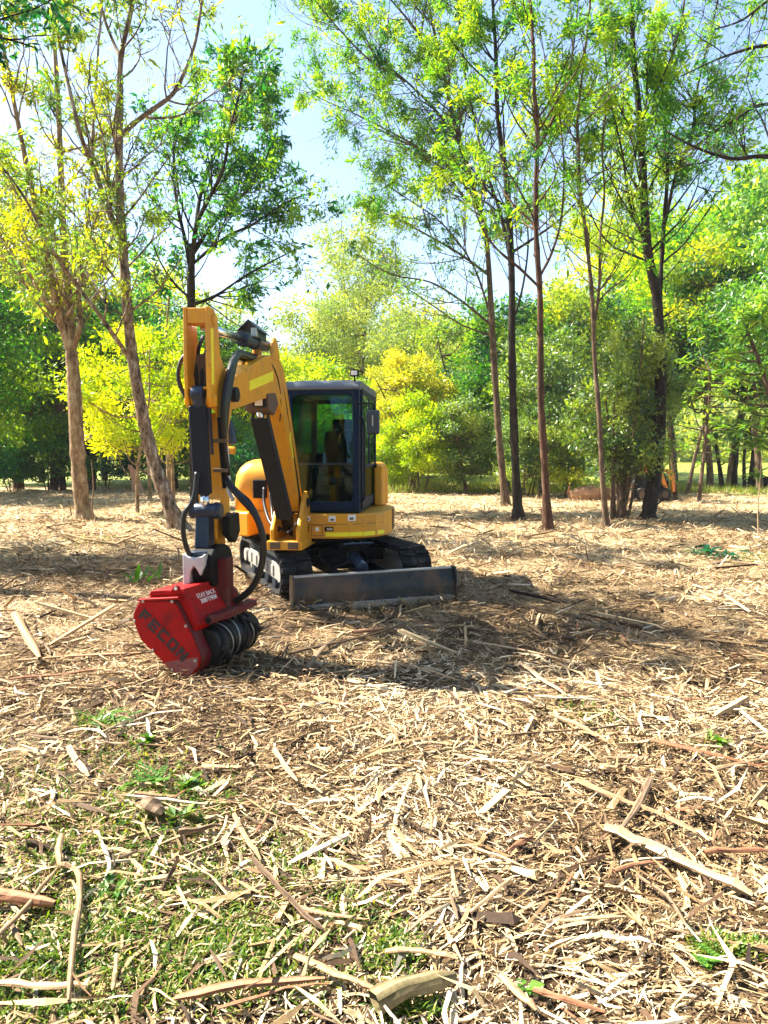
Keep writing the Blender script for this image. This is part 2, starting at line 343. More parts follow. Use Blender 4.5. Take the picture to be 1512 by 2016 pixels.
def grow(name, label, stems, barkm, leafm, seed, base, cat='tree', group=None, t0=.35, dens=2.0, L1=1.8, sub=4, sub2=3, leaves=26, ll=.085, lw=.024,
         clump=.14, up=.10, up2=.05, droop=.25, zmin=2.5, bias=None, ang=.9, tint0=.5, rtop=.02, twig_r=.006, shade=.25, bare=(0, .1, 1)):
    """stems: (points, radius at start, radius at end, branch factor). branches in three orders, leaves on the last"""
    r = np.random.default_rng(seed); wood = Wood(); C = []; D = []; T = []
    def twig_leaves(pts, k, tv):
        q = r.uniform(.25, 1.05, k); idx = np.clip(q * (len(pts) - 1), 0, len(pts) - 1.001); i = idx.astype(int); f = (idx - i)[:, None]
        c = pts[i] * (1 - f) + pts[i + 1] * f + r.normal(0, clump, (k, 3)); d = nrm_(pts[-1] - pts[0])
        C.append(c); D.append(np.repeat(d[None], k, 0)); T.append(tv + r.normal(0, .13, k))
    for si, (sp, r0, r1, bf) in enumerate(stems):
        sp = np.asarray(sp, float); m = len(sp); tt = np.linspace(0, 1, m)
        rad = r0 + (r1 - r0) * tt
        if si == 0: rad = rad * (1 + .8 * np.exp(-tt * 45))
        wood.tube(sp, rad * (1 + r.normal(0, .06, m)), 12 if r0 > .07 else 8)
        seg = np.linalg.norm(np.diff(sp, axis=0), axis=1).sum(); nb = int(seg * dens * bf)
        if si == 0:      # broken stubs and knots on the lower trunk
            for q in range(9):
                i = int((.06 + .5 * r.random()) * (m - 2)); a_ = r.uniform(0, 6.28); v = np.array([math.cos(a_), math.sin(a_), .5]); L = r.choice([.05, .09, .22]) + rad[i] * .8
                wood.tube(np.array([sp[i], sp[i] + v * L * .6, sp[i] + v * L + UPV * .03]), np.array([.42, .26, .14]) * min(rad[i], .09), 5)
        if bf > 0: twig_leaves(sp[int(m * .8):], int(leaves * 2), tint0)
        for b_ in range(nb):
            t = t0 + (1 - t0) * r.random() if si == 0 else .12 + .88 * r.random()
            i = min(int(t * (m - 1)), m - 2); p = sp[i]
            if p[2] < zmin: continue
            tg = nrm_(sp[i + 1] - sp[i]); v = r.normal(0, 1, 3)
            if bias is not None: v = v + np.array(bias)
            v -= tg * v.dot(tg); v = nrm_(v)
            d = nrm_(v * ang + tg * r.uniform(.35, 1.0)); L = L1 * (1.15 - .65 * t) * r.uniform(.5, 1.25)
            n1 = 7; pp = path(p, d, L, n1, r, up, .11); ra = max(min(rad[i] * .5, .013 * L + .007), .007)
            wood.tube(pp, np.linspace(ra, ra * .35, n1 + 1), 5)
            for c_ in range(sub):
                j = r.integers(2, n1 + 1); d2 = nrm_(nrm_(pp[j] - pp[j - 1]) * .8 + r.normal(0, .55, 3)); L2 = L * r.uniform(.25, .5)
                p2 = path(pp[j], d2, L2, 4, r, up2, .14); wood.tube(p2, np.linspace(ra * .45, ra * .2, 5), 4)
                tv = tint0 + r.normal(0, shade); lk_ = int(leaves * r.choice([0, .3, .9, 2.6]) * np.clip((p2[0][2] - bare[0]) / (bare[1] - bare[0]), bare[2], 1))
                for e_ in range(sub2):
                    k = r.integers(1, 5); d3 = nrm_(nrm_(p2[k] - p2[k - 1]) + r.normal(0, .6, 3)); p3 = path(p2[k], d3, L2 * r.uniform(.3, .6), 3, r, 0, .12)
                    wood.tube(p3, np.array([ra * .24, ra * .2, ra * .16, ra * .1]), 3)
                    twig_leaves(p3, lk_, tv)
    o = empty(name, base); tag(o, label, cat, group)
    link('trunk', wood.mesh(name + '_trunk', base), o, barkm)
    if C:
        C = np.concatenate(C); D = np.concatenate(D); T = np.concatenate(T)
        link('crown', leaf_mesh(name + '_crown', C, D, T, ll, lw, r, base, droop), o, leafm)
    return o
def stem(pxs, Y, r0, r1, bf=1.0, n=6, seed=0, dj=.25, ground=False):
    """a stem traced through photograph pixels, wandering a little in depth; Y may be (start, end)"""
    r = np.random.default_rng(seed + int(abs(pxs[0][0]) + abs(pxs[-1][1]) * 3)); k = len(pxs)
    Ys = np.linspace(Y[0], Y[1], k) if isinstance(Y, tuple) else np.full(k, float(Y))
    w = np.concatenate([[0], np.cumsum(r.normal(0, dj, k - 1))]) if dj else np.zeros(k)
    if ground: w[:2] = 0
    pts = [tuple(P(u, v, y + d)) for (u, v), y, d in zip(pxs, Ys, w)]
    if ground: g0 = pts[0]; pts[0] = (g0[0], g0[1], float(gz(g0[0], g0[1])) - .04)
    return (spline(pts, n), r0, r1, bf)

def yof(u, v): return G(u, v).y
def basept(u, v): p = G(u, v); return (p.x, p.y, float(gz(p.x, p.y)))

# left: pale forked trunk
Y = yof(165, 1025)
grow('pale_forked_tree', 'pale barked tree forking into several stems, left of the leaning trunk', [
    stem([(166, 1026), (158, 960), (151, 860), (146, 760), (140, 690)], Y, .195, .15, 0, ground=True, dj=0),
    stem([(140, 695), (122, 640), (105, 570), (88, 480), (62, 370), (35, 240), (12, 120), (-8, 20)], (Y, Y - 1.5), .10, .03, 1.0),
    stem([(141, 700), (138, 620), (128, 520), (122, 400), (118, 280), (112, 160), (104, 40), (100, -60)], (Y, Y + 1), .11, .03, 1.0),
    stem([(143, 690), (157, 640), (155, 560), (168, 470), (178, 360), (190, 260)], (Y, Y + 1.8), .075, .02, 1.0),
    stem([(140, 690), (112, 630), (70, 560), (20, 470), (-40, 390)], (Y, Y + .8), .07, .02, 1.0)],
    M['bark_pale'], M['leaf_olive'], 11, basept(165, 1025), dens=2.6, L1=1.9, leaves=15, ll=.14, lw=.036, clump=.08, zmin=3.2, tint0=.62, droop=.5)
# left: leaning tree with blotched grey bark
Y = yof(352, 1038)
grow('leaning_tree', 'leaning tree with blotched bark rising beside the excavator arm', [
    stem([(354, 1040), (332, 990), (306, 920), (288, 850), (270, 760), (258, 680), (250, 600), (243, 500), (237, 400), (234, 300), (236, 200), (238, 112), (258, 20), (270, -80)], (Y, Y - 1.5), .165, .035, .9, ground=True, dj=.1),
    stem([(244, 475), (216, 420), (186, 335), (160, 270), (140, 190), (120, 100), (100, 0)], (Y - .6, Y - 2.2), .065, .02, 1.0),
    stem([(236, 270), (262, 244), (300, 216), (340, 185), (364, 140), (385, 80), (398, 0), (410, -60)], (Y - .8, Y - .4), .06, .02, 1.1),
    stem([(238, 116), (222, 80), (204, 30), (190, -50)], (Y - 1.1, Y - 1.4), .04, .015, 1.0),
    stem([(262, 715), (232, 672), (190, 612), (150, 560), (100, 488), (50, 392), (0, 322)], (Y, Y - 2.5), .055, .018, 1.0),
    stem([(180, 318), (183, 250), (190, 150), (196, 60), (205, -30)], (Y - 1.2, Y - .6), .035, .015, 1.0),
    stem([(205, 590), (165, 530), (120, 480), (75, 450), (20, 370)], (Y - .8, Y + 1), .03, .012, 1.0)],
    M['bark_grey'], M['leaf_olive'], 12, basept(352, 1038), t0=.42, dens=2.4, L1=1.8, leaves=10, ll=.14, lw=.034, clump=.08, zmin=3.6, tint0=.42, droop=.55)
# rounded blue green tree behind the arm
Y = 21.5
grow('round_crowned_tree', 'blue green round crowned tree directly behind the excavator arm', [
    stem([(386, 1004), (383, 900), (381, 760), (378, 640), (376, 540), (379, 480)], Y, .16, .09, .3, ground=True, dj=.05),
    stem([(379, 500), (388, 440), (412, 390), (440, 330), (452, 260), (470, 190), (480, 140)], (Y, Y - .8), .07, .02, 1.3),
    stem([(380, 500), (420, 440), (468, 395), (515, 330), (545, 260)], (Y, Y + .8), .06, .02, 1.3),
    stem([(377, 560), (366, 480), (348, 400), (342, 330), (350, 255), (378, 195)], (Y, Y - 1.2), .06, .02, 1.2),
    stem([(380, 600), (425, 582), (480, 545), (540, 512), (605, 480)], (Y, Y + .6), .05, .015, 1.1),
    stem([(381, 480), (396, 380), (430, 290), (478, 215), (520, 170)], (Y, Y + 1.4), .06, .02, 1.3),
    stem([(379, 520), (440, 470), (500, 440), (560, 400), (610, 380)], (Y, Y - 1.0), .05, .015, 1.3),
    stem([(378, 590), (345, 560), (318, 520), (300, 480)], (Y, Y - .5), .04, .015, 1.0)],
    M['bark_dark'], M['leaf_dark'], 13, (P(385, 1000, Y).x, Y, 0), dens=3.4, L1=1.75, sub=5, leaves=10, ll=.15, lw=.052, clump=.09, zmin=4.6, tint0=.60, up=.10, shade=.32)

# right hand group of slender wattles
Y = yof(1020, 1026)
grow('slender_wattle', 'tall dark trunked wattle, left of the reddish trunk right of the cab', [
    stem([(1021, 1027), (1015, 920), (1010, 789), (1008, 684), (1007, 526), (998, 368), (987, 289), (979, 210), (976, 105), (970, 0), (965, -90)], (Y, Y - .8), .110, .026, .9, ground=True, dj=.06),
    stem([(1006, 520), (985, 420), (955, 330), (935, 240), (915, 140), (905, 40), (895, -50)], (Y, Y + 1.2), .045, .015, 1.0),
    stem([(1008, 640), (1030, 560), (1040, 470), (1030, 380), (1045, 280)], (Y, Y + .8), .03, .012, .8)],
    M['bark_dark'], M['leaf_wattle'], 21, basept(1020, 1026), t0=.40, dens=2.3, L1=2.2, leaves=24, ll=.125, lw=.029, clump=.075, bare=(4.5, 9.0, .15), zmin=4.2, tint0=.52, bias=(-.3, 0, 0))
Y = yof(993, 996)
grow('slender_wattle', 'pale trunked wattle leaning left, furthest back of the slender trunks by the cab', [
    stem([(996, 997), (981, 841), (971, 684), (958, 473), (939, 394), (908, 289), (887, 210), (872, 131), (850, 40), (838, -50)], (Y, Y - 1), .112, .026, 1.0, ground=True, dj=.06),
    stem([(942, 405), (900, 345), (845, 302), (790, 278), (735, 250)], (Y - .5, Y - 1.5), .05, .015, 1.2),
    stem([(960, 540), (905, 500), (840, 462), (770, 425), (700, 400)], (Y - .4, Y + 1), .045, .012, .9),
    stem([(967, 640), (905, 590), (845, 555), (770, 540), (700, 500)], (Y - .2, Y - 1.2), .04, .012, .7),
    stem([(966, 620), (930, 520), (870, 440), (800, 390), (740, 350)], (Y - .2, Y + .5), .035, .012, .9),
    stem([(968, 660), (910, 640), (850, 600), (790, 560)], (Y, Y - .8), .03, .012, .5),
    stem([(908, 290), (860, 220), (800, 160), (740, 110), (690, 40)], (Y - .8, Y + .2), .045, .015, 1.2),
    stem([(872, 140), (820, 60), (770, 0), (720, -60)], (Y - 1, Y - 1), .04, .015, 1.2),
    stem([(845, 302), (770, 260), (690, 220), (625, 190), (590, 150)], (Y - 1, Y - .5), .03, .01, 1.3),
    stem([(800, 160), (730, 120), (670, 60), (620, 0), (590, -50)], (Y - .6, Y - 1.2), .03, .01, 1.3)],
    M['bark_brown'], M['leaf_wattle'], 22, basept(993, 996), t0=.40, dens=3.3, L1=2.3, leaves=20, ll=.135, lw=.032, clump=.08, bare=(5, 9.5, .18), zmin=4.6, tint0=.50, bias=(-.5, 0, .1))
Y = yof(1079, 1046)
grow('slender_wattle', 'straight reddish brown trunked wattle nearest the camera, right of the cab', [
    stem([(1079, 1047), (1071, 894), (1065, 789), (1064, 684), (1063, 578), (1056, 473), (1055, 368), (1058, 263), (1052, 184), (1050, 105), (1044, 0), (1040, -90)], (Y, Y - .5), .080, .024, .8, ground=True, dj=.05),
    stem([(1061, 565), (1025, 530), (976, 488), (945, 440), (925, 380)], (Y, Y - 1), .032, .012, .7),
    stem([(1062, 545), (1086, 498), (1105, 430), (1110, 320), (1100, 210)], (Y, Y + .7), .032, .012, .8),
    stem([(1057, 300), (1090, 230), (1120, 140), (1135, 40), (1140, -50)], (Y, Y + .6), .035, .012, 1.1)],
    M['bark_red'], M['leaf_wattle'], 23, basept(1079, 1046), t0=.42, dens=2.2, L1=2.0, leaves=24, ll=.12, lw=.029, clump=.075, bare=(4.5, 8.5, .15), zmin=4.4, tint0=.58)
Y = yof(1193, 1042)
grow('slender_wattle', 'thin crooked wattle standing just left of the bushy multi stemmed shrub', [
    stem([(1195, 1043), (1186, 946), (1181, 841), (1171, 710), (1168, 631), (1165, 578), (1155, 473), (1142, 368), (1139, 289), (1137, 236), (1148, 130), (1160, 30), (1165, -60)], (Y, Y - .5), .062, .020, .8, ground=True, dj=.05),
    stem([(1170, 640), (1180, 560), (1181, 473), (1190, 380), (1186, 280), (1205, 150), (1215, 30)], (Y, Y + .8), .035, .014, .9),
    stem([(1173, 600), (1200, 570), (1235, 545), (1255, 515)], (Y, Y - .6), .02, .01, .4),
    stem([(1150, 430), (1120, 360), (1085, 300), (1060, 240)], (Y, Y + .5), .025, .01, .8)],
    M['bark_brown'], M['leaf_wattle'], 24, basept(1193, 1042), t0=.45, dens=2.2, L1=1.7, leaves=24, ll=.125, lw=.029, clump=.075, bare=(4.5, 9.0, .15), zmin=4.6, tint0=.58)
Y = yof(1276, 1023)
grow('dark_wattle', 'thick dark trunk wattle rising through the bushy shrub on the right', [
    stem([(1275, 1026), (1281, 985), (1292, 920), (1300, 789), (1300, 684), (1292, 578), (1276, 500), (1268, 394), (1263, 289), (1257, 210), (1247, 105), (1244, 0), (1240, -90)], (Y, Y - .8), .175, .035, .9, ground=True, dj=.06),
    stem([(1297, 620), (1305, 473), (1314, 342), (1310, 240), (1320, 130), (1345, 20), (1350, -60)], (Y, Y + 1), .06, .02, 1.1),
    stem([(1306, 450), (1332, 340), (1363, 263), (1371, 184), (1400, 60), (1420, -30)], (Y + .3, Y - 1), .05, .016, 1.1),
    stem([(1292, 560), (1270, 480), (1240, 400), (1225, 300), (1200, 190), (1190, 80)], (Y, Y - 1), .04, .014, 1.0),
    stem([(1268, 400), (1300, 330), (1350, 280), (1420, 250), (1490, 200)], (Y, Y + .8), .035, .012, 1.0)],
    M['bark_dark'], M['leaf_wattle'], 25, basept(1276, 1023), t0=.42, dens=2.4, L1=2.1, leaves=24, ll=.13, lw=.032, clump=.08, bare=(5, 9, .35), zmin=5.0, tint0=.55)
# overhanging branches from a tree standing outside the right edge
Y = 13.0
bxr = P(1760, 1090, Y)
grow('overhanging_tree', 'dark tree beyond the right edge reaching bare branches over the clearing', [
    (spline([(bxr.x, Y, -.05), (bxr.x - .1, Y, 2.5), (bxr.x + .1, Y + .1, 5.0), (bxr.x - .2, Y, 8.0), (bxr.x, Y, 11)], 6), .2, .06, .5),
    stem([(1740, 400), (1640, 330), (1512, 308), (1440, 312), (1370, 290), (1310, 258)], (Y, Y - .6), .06, .012, .7),
    stem([(1740, 330), (1620, 240), (1512, 205), (1440, 240), (1350, 300)], (Y, Y + .4), .05, .01, .7),
    stem([(1740, 260), (1620, 120), (1520, 90), (1430, 110), (1340, 150)], (Y, Y - .3), .05, .01, .8),
    stem([(1740, 200), (1640, 20), (1540, -10), (1460, 40), (1400, 60)], (Y, Y + .6), .05, .01, .9)],
    M['bark_dark'], M['leaf_dark'], 26, (bxr.x, Y, 0), t0=.5, dens=3.0, L1=1.3, leaves=5, ll=.07, lw=.024, clump=.10, zmin=4.5, tint0=.4, up=.02)
# dark leafed tree just outside the left edge: hangs into the top left corner and throws the shade band over the right mid-ground
tx, ty = -5.7, 9.0
grow('overhanging_tree', 'dark leafed tree beyond the left edge hanging into the top left corner', [
    (spline([(tx, ty, -.05), (tx + .05, ty, 3), (tx - .05, ty, 5.5), (tx + .1, ty, 7.5)], 6), .15, .07, .3),
    (spline([(tx + .05, ty, 5.6), (tx + .6, ty - .2, 6.7), (tx + 1.2, ty - .4, 7.5), (tx + 1.7, ty - .5, 8.3)], 5), .06, .015, 2.4),
    (spline([(tx, ty, 5.9), (tx + .3, ty + .6, 7.2), (tx + .8, ty + 1.2, 8.0), (tx + 1.2, ty + 1.7, 8.6)], 5), .06, .015, 2.2),
    (spline([(tx, ty, 6.2), (tx - .5, ty - .5, 7.6), (tx - .9, ty - 1.0, 8.7)], 5), .06, .015, 2.2),
    (spline([(tx, ty, 6.8), (tx + .3, ty, 8.2), (tx + .5, ty + .1, 9.6)], 5), .06, .015, 2.4)],
    M['bark_dark'], M['leaf_dark'], 27, (tx, ty, 0), t0=.75, dens=2.2, L1=1.4, sub=4, leaves=11, ll=.11, lw=.038, clump=.09, zmin=5.4, tint0=.22, up=.04)

# ------------------------------------------------------------------ leaf-mass trees: crowns made of many lumps
def lump_tree(name, H, Wd, nl, leaves, ll, lw, seed, lumpr=(.5, 1.1), zlo=.25, shape='round', tint0=.5, shade=.25, trunk_r=.12, stems=1, droop=.1, twigs=True):
    """meshes of one crown and trunk, height H and width Wd, at the origin"""
    r = np.random.default_rng(seed); wood = Wood(); C = []; D = []; T = []
    cs = []
    while len(cs) < nl:
        q = r.uniform(-1, 1, 3); h = (q[2] + 1) / 2
        prof = {'round': math.sqrt(max(0, 1 - (2 * h - .95) ** 2)) * 1.0, 'cone': (1 - h) ** .7 * 1.05 + .05, 'column': min(1, .55 + h * 1.5) * math.sqrt(max(0, 1 - max(0, h - .55) ** 2 / .21))}[shape]
        rr = math.hypot(q[0], q[1])
        if rr < prof and (rr > prof * .45 or r.random() < .35): cs.append(np.array([q[0] * Wd / 2, q[1] * Wd / 2, H * (zlo + (1 - zlo) * h)]))
    tops = []
    for k in range(stems):
        a = r.uniform(0, 6.28); lean = 0 if stems == 1 else .25 * Wd
        p = path((r.normal(0, .12) * (stems > 1), r.normal(0, .12) * (stems > 1), -.06), nrm_(np.array([math.cos(a) * lean / H, math.sin(a) * lean / H, 1.0])), H * .85, 10, r, .02, .05)
        wood.tube(p, np.linspace(trunk_r / math.sqrt(stems), trunk_r * .2, 11), 8); tops.append(p)
    for c in cs:
        tp = tops[r.integers(len(tops))]; ok = np.where(tp[:, 2] < c[2] - .15 * H * r.random())[0]; s_ = tp[ok[-1]] if len(ok) else tp[1]
        if twigs: wood.tube(spline([s_, (s_ * .5 + c * .5) + np.array([0, 0, -.05 * H]), c], 3), np.linspace(trunk_r * .28, .012, 7), 4)
        R = r.uniform(*lumpr); k = int(leaves * (R / np.mean(lumpr)) ** 2); d = nrm_(r.normal(0, 1, (k, 3))); d[:, 2] = np.where(d[:, 2] < -.2, d[:, 2] * .6, d[:, 2])
        rad = R * r.uniform(.25, 1.12, k)[:, None] * np.array([1, 1, .75]); tv = tint0 + r.normal(0, shade)
        C.append(c + d * rad + r.normal(0, R * .20, (k, 3))); D.append(d); T.append(tv + r.normal(0, .12, k))
    C = np.concatenate(C); C[:, 2] = np.maximum(C[:, 2], .05)
    return wood.mesh(name + '_trunk', (0, 0, 0)), leaf_mesh(name + '_crown', C, np.concatenate(D), np.concatenate(T), ll, lw, r, (0, 0, 0), droop)
def place(name, meshes, mats, x, y, s, rz, label, cat='tree', group=None, sz=1.0):
    o = empty(name, (x, y, float(gz(x, y)) - .02), rz); o.scale = (s, s, s * sz); tag(o, label, cat, group)
    for nm, me, mt in (('trunk', meshes[0], mats[0]), ('crown', meshes[1], mats[1])):
        c = bpy.data.objects.new(nm, me); COL.objects.link(c); c.parent = o
        if len(me.materials) == 0: me.materials.append(mt)
        elif me.materials[0] != mt:
            c.material_slots[0].link = 'OBJECT'; c.material_slots[0].material = mt
    return o
def X(u, Y): return P(u, 900, Y).x
dense = lump_tree('thicket_tree', 9.5, 5.6, 62, 330, .20, .085, 31, (.6, 1.15), .16, 'round', .5, .30, .16)
dense2 = lump_tree('thicket_tree_b', 10.5, 5.0, 60, 330, .20, .080, 32, (.55, 1.1), .20, 'column', .45, .30, .16)
dense3 = lump_tree('high_tree', 11.0, 5.4, 60, 330, .20, .085, 45, (.6, 1.15), .36, 'round', .5, .30, .17)
under = lump_tree('undergrowth', 3.6, 3.4, 34, 260, .15, .06, 33, (.35, .7), .08, 'round', .45, .28, .05, 4)
pale = lump_tree('pale_tree', 15.0, 5.6, 75, 300, .20, .06, 34, (.5, 1.2), .12, 'column', .55, .25, .16)
pale2 = lump_tree('pale_tree_b', 12.0, 6.5, 75, 300, .20, .07, 35, (.6, 1.3), .10, 'round', .5, .25, .16)
lime = lump_tree('lime_tree', 7.0, 5.6, 56, 360, .16, .07, 36, (.5, 1.0), .10, 'round', .55, .22, .12)
gold = lump_tree('wattle', 6.4, 3.8, 70, 330, .11, .07, 37, (.22, .60), .14, 'column', .5, .22, .10, 2)
gbush = lump_tree('low_wattle', 4.2, 3.0, 40, 420, .10, .055, 38, (.32, .6), .14, 'round', .45, .22, .08, 3)

Ld = 'leaf_thicket'
for (u, Y, s, k, mt, lab) in [
        (-90, 27, 1.0, dense, Ld, 'dense green tree cut by the left edge at the clearing border'),
        (30, 33, 1.0, dense2, Ld, 'dense green tree at far left, first whole crown along the clearing border'),
        (150, 35, .95, dense, Ld, 'dark green tree right behind the pale forked trunk'),
        (265, 38, 1.0, dense2, 'leaf_dark', 'dark shaded tree behind the low yellow foliage left of the arm'),
        (345, 35, .85, dense, 'leaf_dark', 'dark shaded tree behind the excavator arm'),
        (440, 37, .80, dense2, 'leaf_thicket', 'green tree showing between arm and boom of the excavator'),
        (80, 42, 1.15, pale2, 'leaf_olive', 'tall olive tree rising above the left thicket'),
        (205, 45, 1.25, pale2, 'leaf_lime', 'tall yellow green tree above the shaded left thicket'),
        (320, 44, 1.05, pale2, 'leaf_lime', 'yellow green tree behind the round crowned tree'),
        (-30, 40, 1.3, pale, 'leaf_olive', 'tall olive tree above the far left corner of the thicket'),
        (430, 50, 1.05, pale2, 'leaf_pale', 'pale green tree behind the top of the excavator arm')]:
    place('thicket_tree', k, (M['bark_brown'], M[mt]), X(u, Y), Y, s, Y * 1.7 + u, lab, group='trees along the left border')
for i, (u, Y, s, lab) in enumerate([(-60, 29.5, .95, 'undergrowth bush at the far left corner of the clearing'), (20, 31.5, .85, 'undergrowth bush in front of the leftmost thicket trees'), (95, 32.5, .9, 'dark undergrowth bush just left of the pale forked trunk'),
        (205, 34, .8, 'dark undergrowth bush between forked trunk and pink stump'), (310, 34.5, .8, 'dark undergrowth bush behind the leaning trunk'), (400, 34, .9, 'undergrowth bush behind the excavator hoses'), (455, 33, .9, 'undergrowth bush just left of the yellow side cover')]):
    place('undergrowth_bush', under, (M['bark_dark'], M['leaf_thicket' if i % 3 else 'leaf_dark']), X(u, Y), Y, s, u, lab, 'bush', 'undergrowth along the left border')
# low yellow green foliage left of the arm
lowlime = lump_tree('lime_spray', 5.4, 3.6, 34, 260, .12, .045, 39, (.22, .60), .30, 'column', .62, .24, .06)
place('lime_wattle', lowlime, (M['bark_pale'], M['leaf_lime']), X(268, 20.5), 20.5, 1.0, 1.0, 'low bright yellow green wattle between forked and leaning trunks')
place('lime_wattle', lowlime, (M['bark_pale'], M['leaf_lime']), X(340, 23), 23, 1.0, 2.6, 'yellow green wattle half hidden behind the upper excavator arm')
# thin pale trunks beyond the leaning tree
for (u, v, top, r_, lab) in [((335), 990, [(331, 900), (329, 820), (334, 740), (328, 660), (335, 560)], .085, 'thin pale trunk standing right of the leaning tree'),
                          ((296), 985, [(293, 930), (290, 880), (284, 810), (290, 700)], .07, 'thin brown trunk crossing behind the leaning tree')]:
    Y = yof(u, v); grow('young_tree', lab, [stem([(u, v)] + top, Y, r_, .03, .9, ground=True, dj=.05)], M['bark_pale'], M['leaf_lime'], u, basept(u, v), t0=.5, dens=2.0, L1=1.6, leaves=14, ll=.09, lw=.03, clump=.16, zmin=2.6, tint0=.6)
# trunks in the thicket, visible as dark columns
for (u, Y, rr, hh, lab) in [(104, 33.2, .20, 5.0, 'dark trunk in the thicket, second left of the pale forked tree'), (122, 33.6, .16, 5.5, 'reddish trunk in the thicket just left of the pale forked tree'), (176, 34, .26, 5.0, 'broad dark trunk in the thicket just right of the pale forked tree'), (40, 33, .14, 5.0, 'thin dark trunk in the thicket near the left edge')]:
    x = X(u, Y); p = path((x, Y, -.05), (0.03, 0, 1), hh, 8, np.random.default_rng(u), .01, .04); w = Wood(); w.tube(p, np.linspace(rr, rr * .7, 9), 9)
    o = empty('bare_trunk', (x, Y, 0)); tag(o, lab, 'tree trunk', 'trunks in the left thicket'); link('trunk', w.mesh('bare_trunk', (x, Y, 0)), o, M['bark_red'])
# torn pink stump
x, Y = X(272, 33), 31.5; x = P(272, 963, Y).x
mb = MB(); r = random.Random(4); pts = []
for k in range(10): mb_a = 2 * math.pi * k / 10; pts.append((math.cos(mb_a), math.sin(mb_a)))
vs = [Vector((a * .26, b_ * .24, 0)) for a, b_ in pts] + [Vector((a * .17 - .12, b_ * .16, .6)) for a, b_ in pts] + [Vector((a * .15 - .24, b_ * .14, 1.0 + r.uniform(-.12, .22))) for a, b_ in pts]
mb.add(vs, [(i + 10 * j, (i + 1) % 10 + 10 * j, (i + 1) % 10 + 10 * j + 10, i + 10 * j + 10) for j in range(2) for i in range(10)] + [list(range(20, 30))])
st = mb.build('tree_stump', paint('torn_pink_wood', (.50, .24, .15), .8, 0, (.25, .13, .08), .8, 6), None); st.location = (x, Y, float(gz(x, Y)) - .03)
tag(st, 'torn pinkish tree stump in front of the dark left thicket', 'stump')

# middle background
for (u, Y, s, k, mt, lab) in [
        (600, 48, .95, pale2, 'leaf_pale', 'pale green tree above the gap between boom and cab'),
        (700, 50, .95, pale, 'leaf_pale', 'tall feathery tree with a visible thin trunk behind the cab roof'),
        (660, 60, 1.05, pale2, 'leaf_pale', 'broad pale tree behind the cab, left of the feathery tree'),
        (790, 58, 1.1, pale2, 'leaf_pale', 'broad pale tree above the golden wattle'),
        (860, 54, .95, pale2, 'leaf_olive', 'grey green tree behind the slender trunks, right of the golden wattle'),
        (540, 40, 1.0, lime, 'leaf_lime', 'lime green tree behind the bend of the boom'),
        (640, 39, .95, lime, 'leaf_lime', 'lime green tree right behind the cab roof'),
        (735, 42, .9, lime, 'leaf_lime', 'lime green tree between cab and golden wattle'),
        (480, 42, .95, lime, 'leaf_lime', 'yellow green tree behind the arm cylinder'),
        (905, 38, .92, dense, 'leaf_olive', 'olive green tree filling between golden wattle and slender trunks'),
        (1000, 33, .85, dense2, 'leaf_thicket', 'dark green dense tree behind the slender dark trunk'),
        (1065, 30, .72, dense, 'leaf_shrub', 'grey green dense tree behind the reddish trunk'),
        (1130, 36, .95, dense2, 'leaf_olive', 'olive tree between reddish trunk and thin crooked wattle'),
        (1190, 40, 1.05, pale2, 'leaf_lime', 'yellow green tree above the bushy shrub'),
        (1290, 36, 1.0, dense3, 'leaf_wattle', 'bright green tree behind the thick dark trunk'),
        (1400, 33, 1.0, dense3, 'leaf_olive', 'olive tree behind the broad leafed saplings on the right'),
        (1500, 31, .95, dense3, 'leaf_thicket', 'dense green tree at the right edge'),
        (1590, 24, .85, dense3, 'leaf_broad', 'dense bright green tree cut by the right edge'),
        (1240, 45, 1.35, pale, 'leaf_lime', 'tall yellow green tree rising behind the thick dark trunk'),
        (1330, 41, 1.35, dense3, 'leaf_wattle', 'tall bright green tree above the broad leafed saplings'),
        (1440, 38, 1.4, dense3, 'leaf_wattle', 'tall green tree on the right reaching toward the overhanging branches'),
        (1540, 34, 1.40, dense3, 'leaf_broad', 'tall dense green tree at the right edge, highest there'),
        (1110, 52, 1.15, pale2, 'leaf_lime', 'distant lime tree between reddish trunk and crooked wattle'),
        (700, 62, 1.5, pale, 'leaf_pale', 'tallest feathery pale tree above the golden wattle'),
        (820, 46, .95, pale2, 'leaf_pale', 'pale green tree just behind the golden wattle'),
        (960, 60, 1.0, pale2, 'leaf_pale', 'distant pale tree seen between the slender trunks')]:
    place('background_tree', k, (M['bark_brown'], M[mt]), X(u, Y), Y, s, Y * 2.3 + u * .1, lab, group='trees beyond the clearing')
place('golden_wattle', gold, (M['bark_brown'], M['leaf_yellow']), X(812, 33.5), 33.5, 1.0, .5, 'golden yellow wattle right of the cab, tallest of the yellow bushes', 'wattle', 'yellow wattles')
place('golden_wattle', gold, (M['bark_brown'], M['leaf_yellow']), X(770, 37), 37, .95, 2.5, 'golden wattle half hidden behind the right side of the cab', 'wattle', 'yellow wattles')
place('low_wattle', gbush, (M['bark_brown'], M['leaf_lime']), X(833, 30.5), 30.5, 1.0, .5, 'low yellow green wattle in front of the golden wattle', 'wattle', 'yellow wattles')
place('low_wattle', gbush, (M['bark_brown'], M['leaf_shrub']), X(915, 30), 30.0, .95, 1.8, 'pale grey green bush between the yellow wattles and the slender trunks', 'bush', 'bushes at the clearing edge')
place('low_wattle', gbush, (M['bark_brown'], M['leaf_lime']), X(765, 31.5), 31.5, .7, 3.1, 'low yellow green bush beside the cab door', 'bush', 'bushes at the clearing edge')
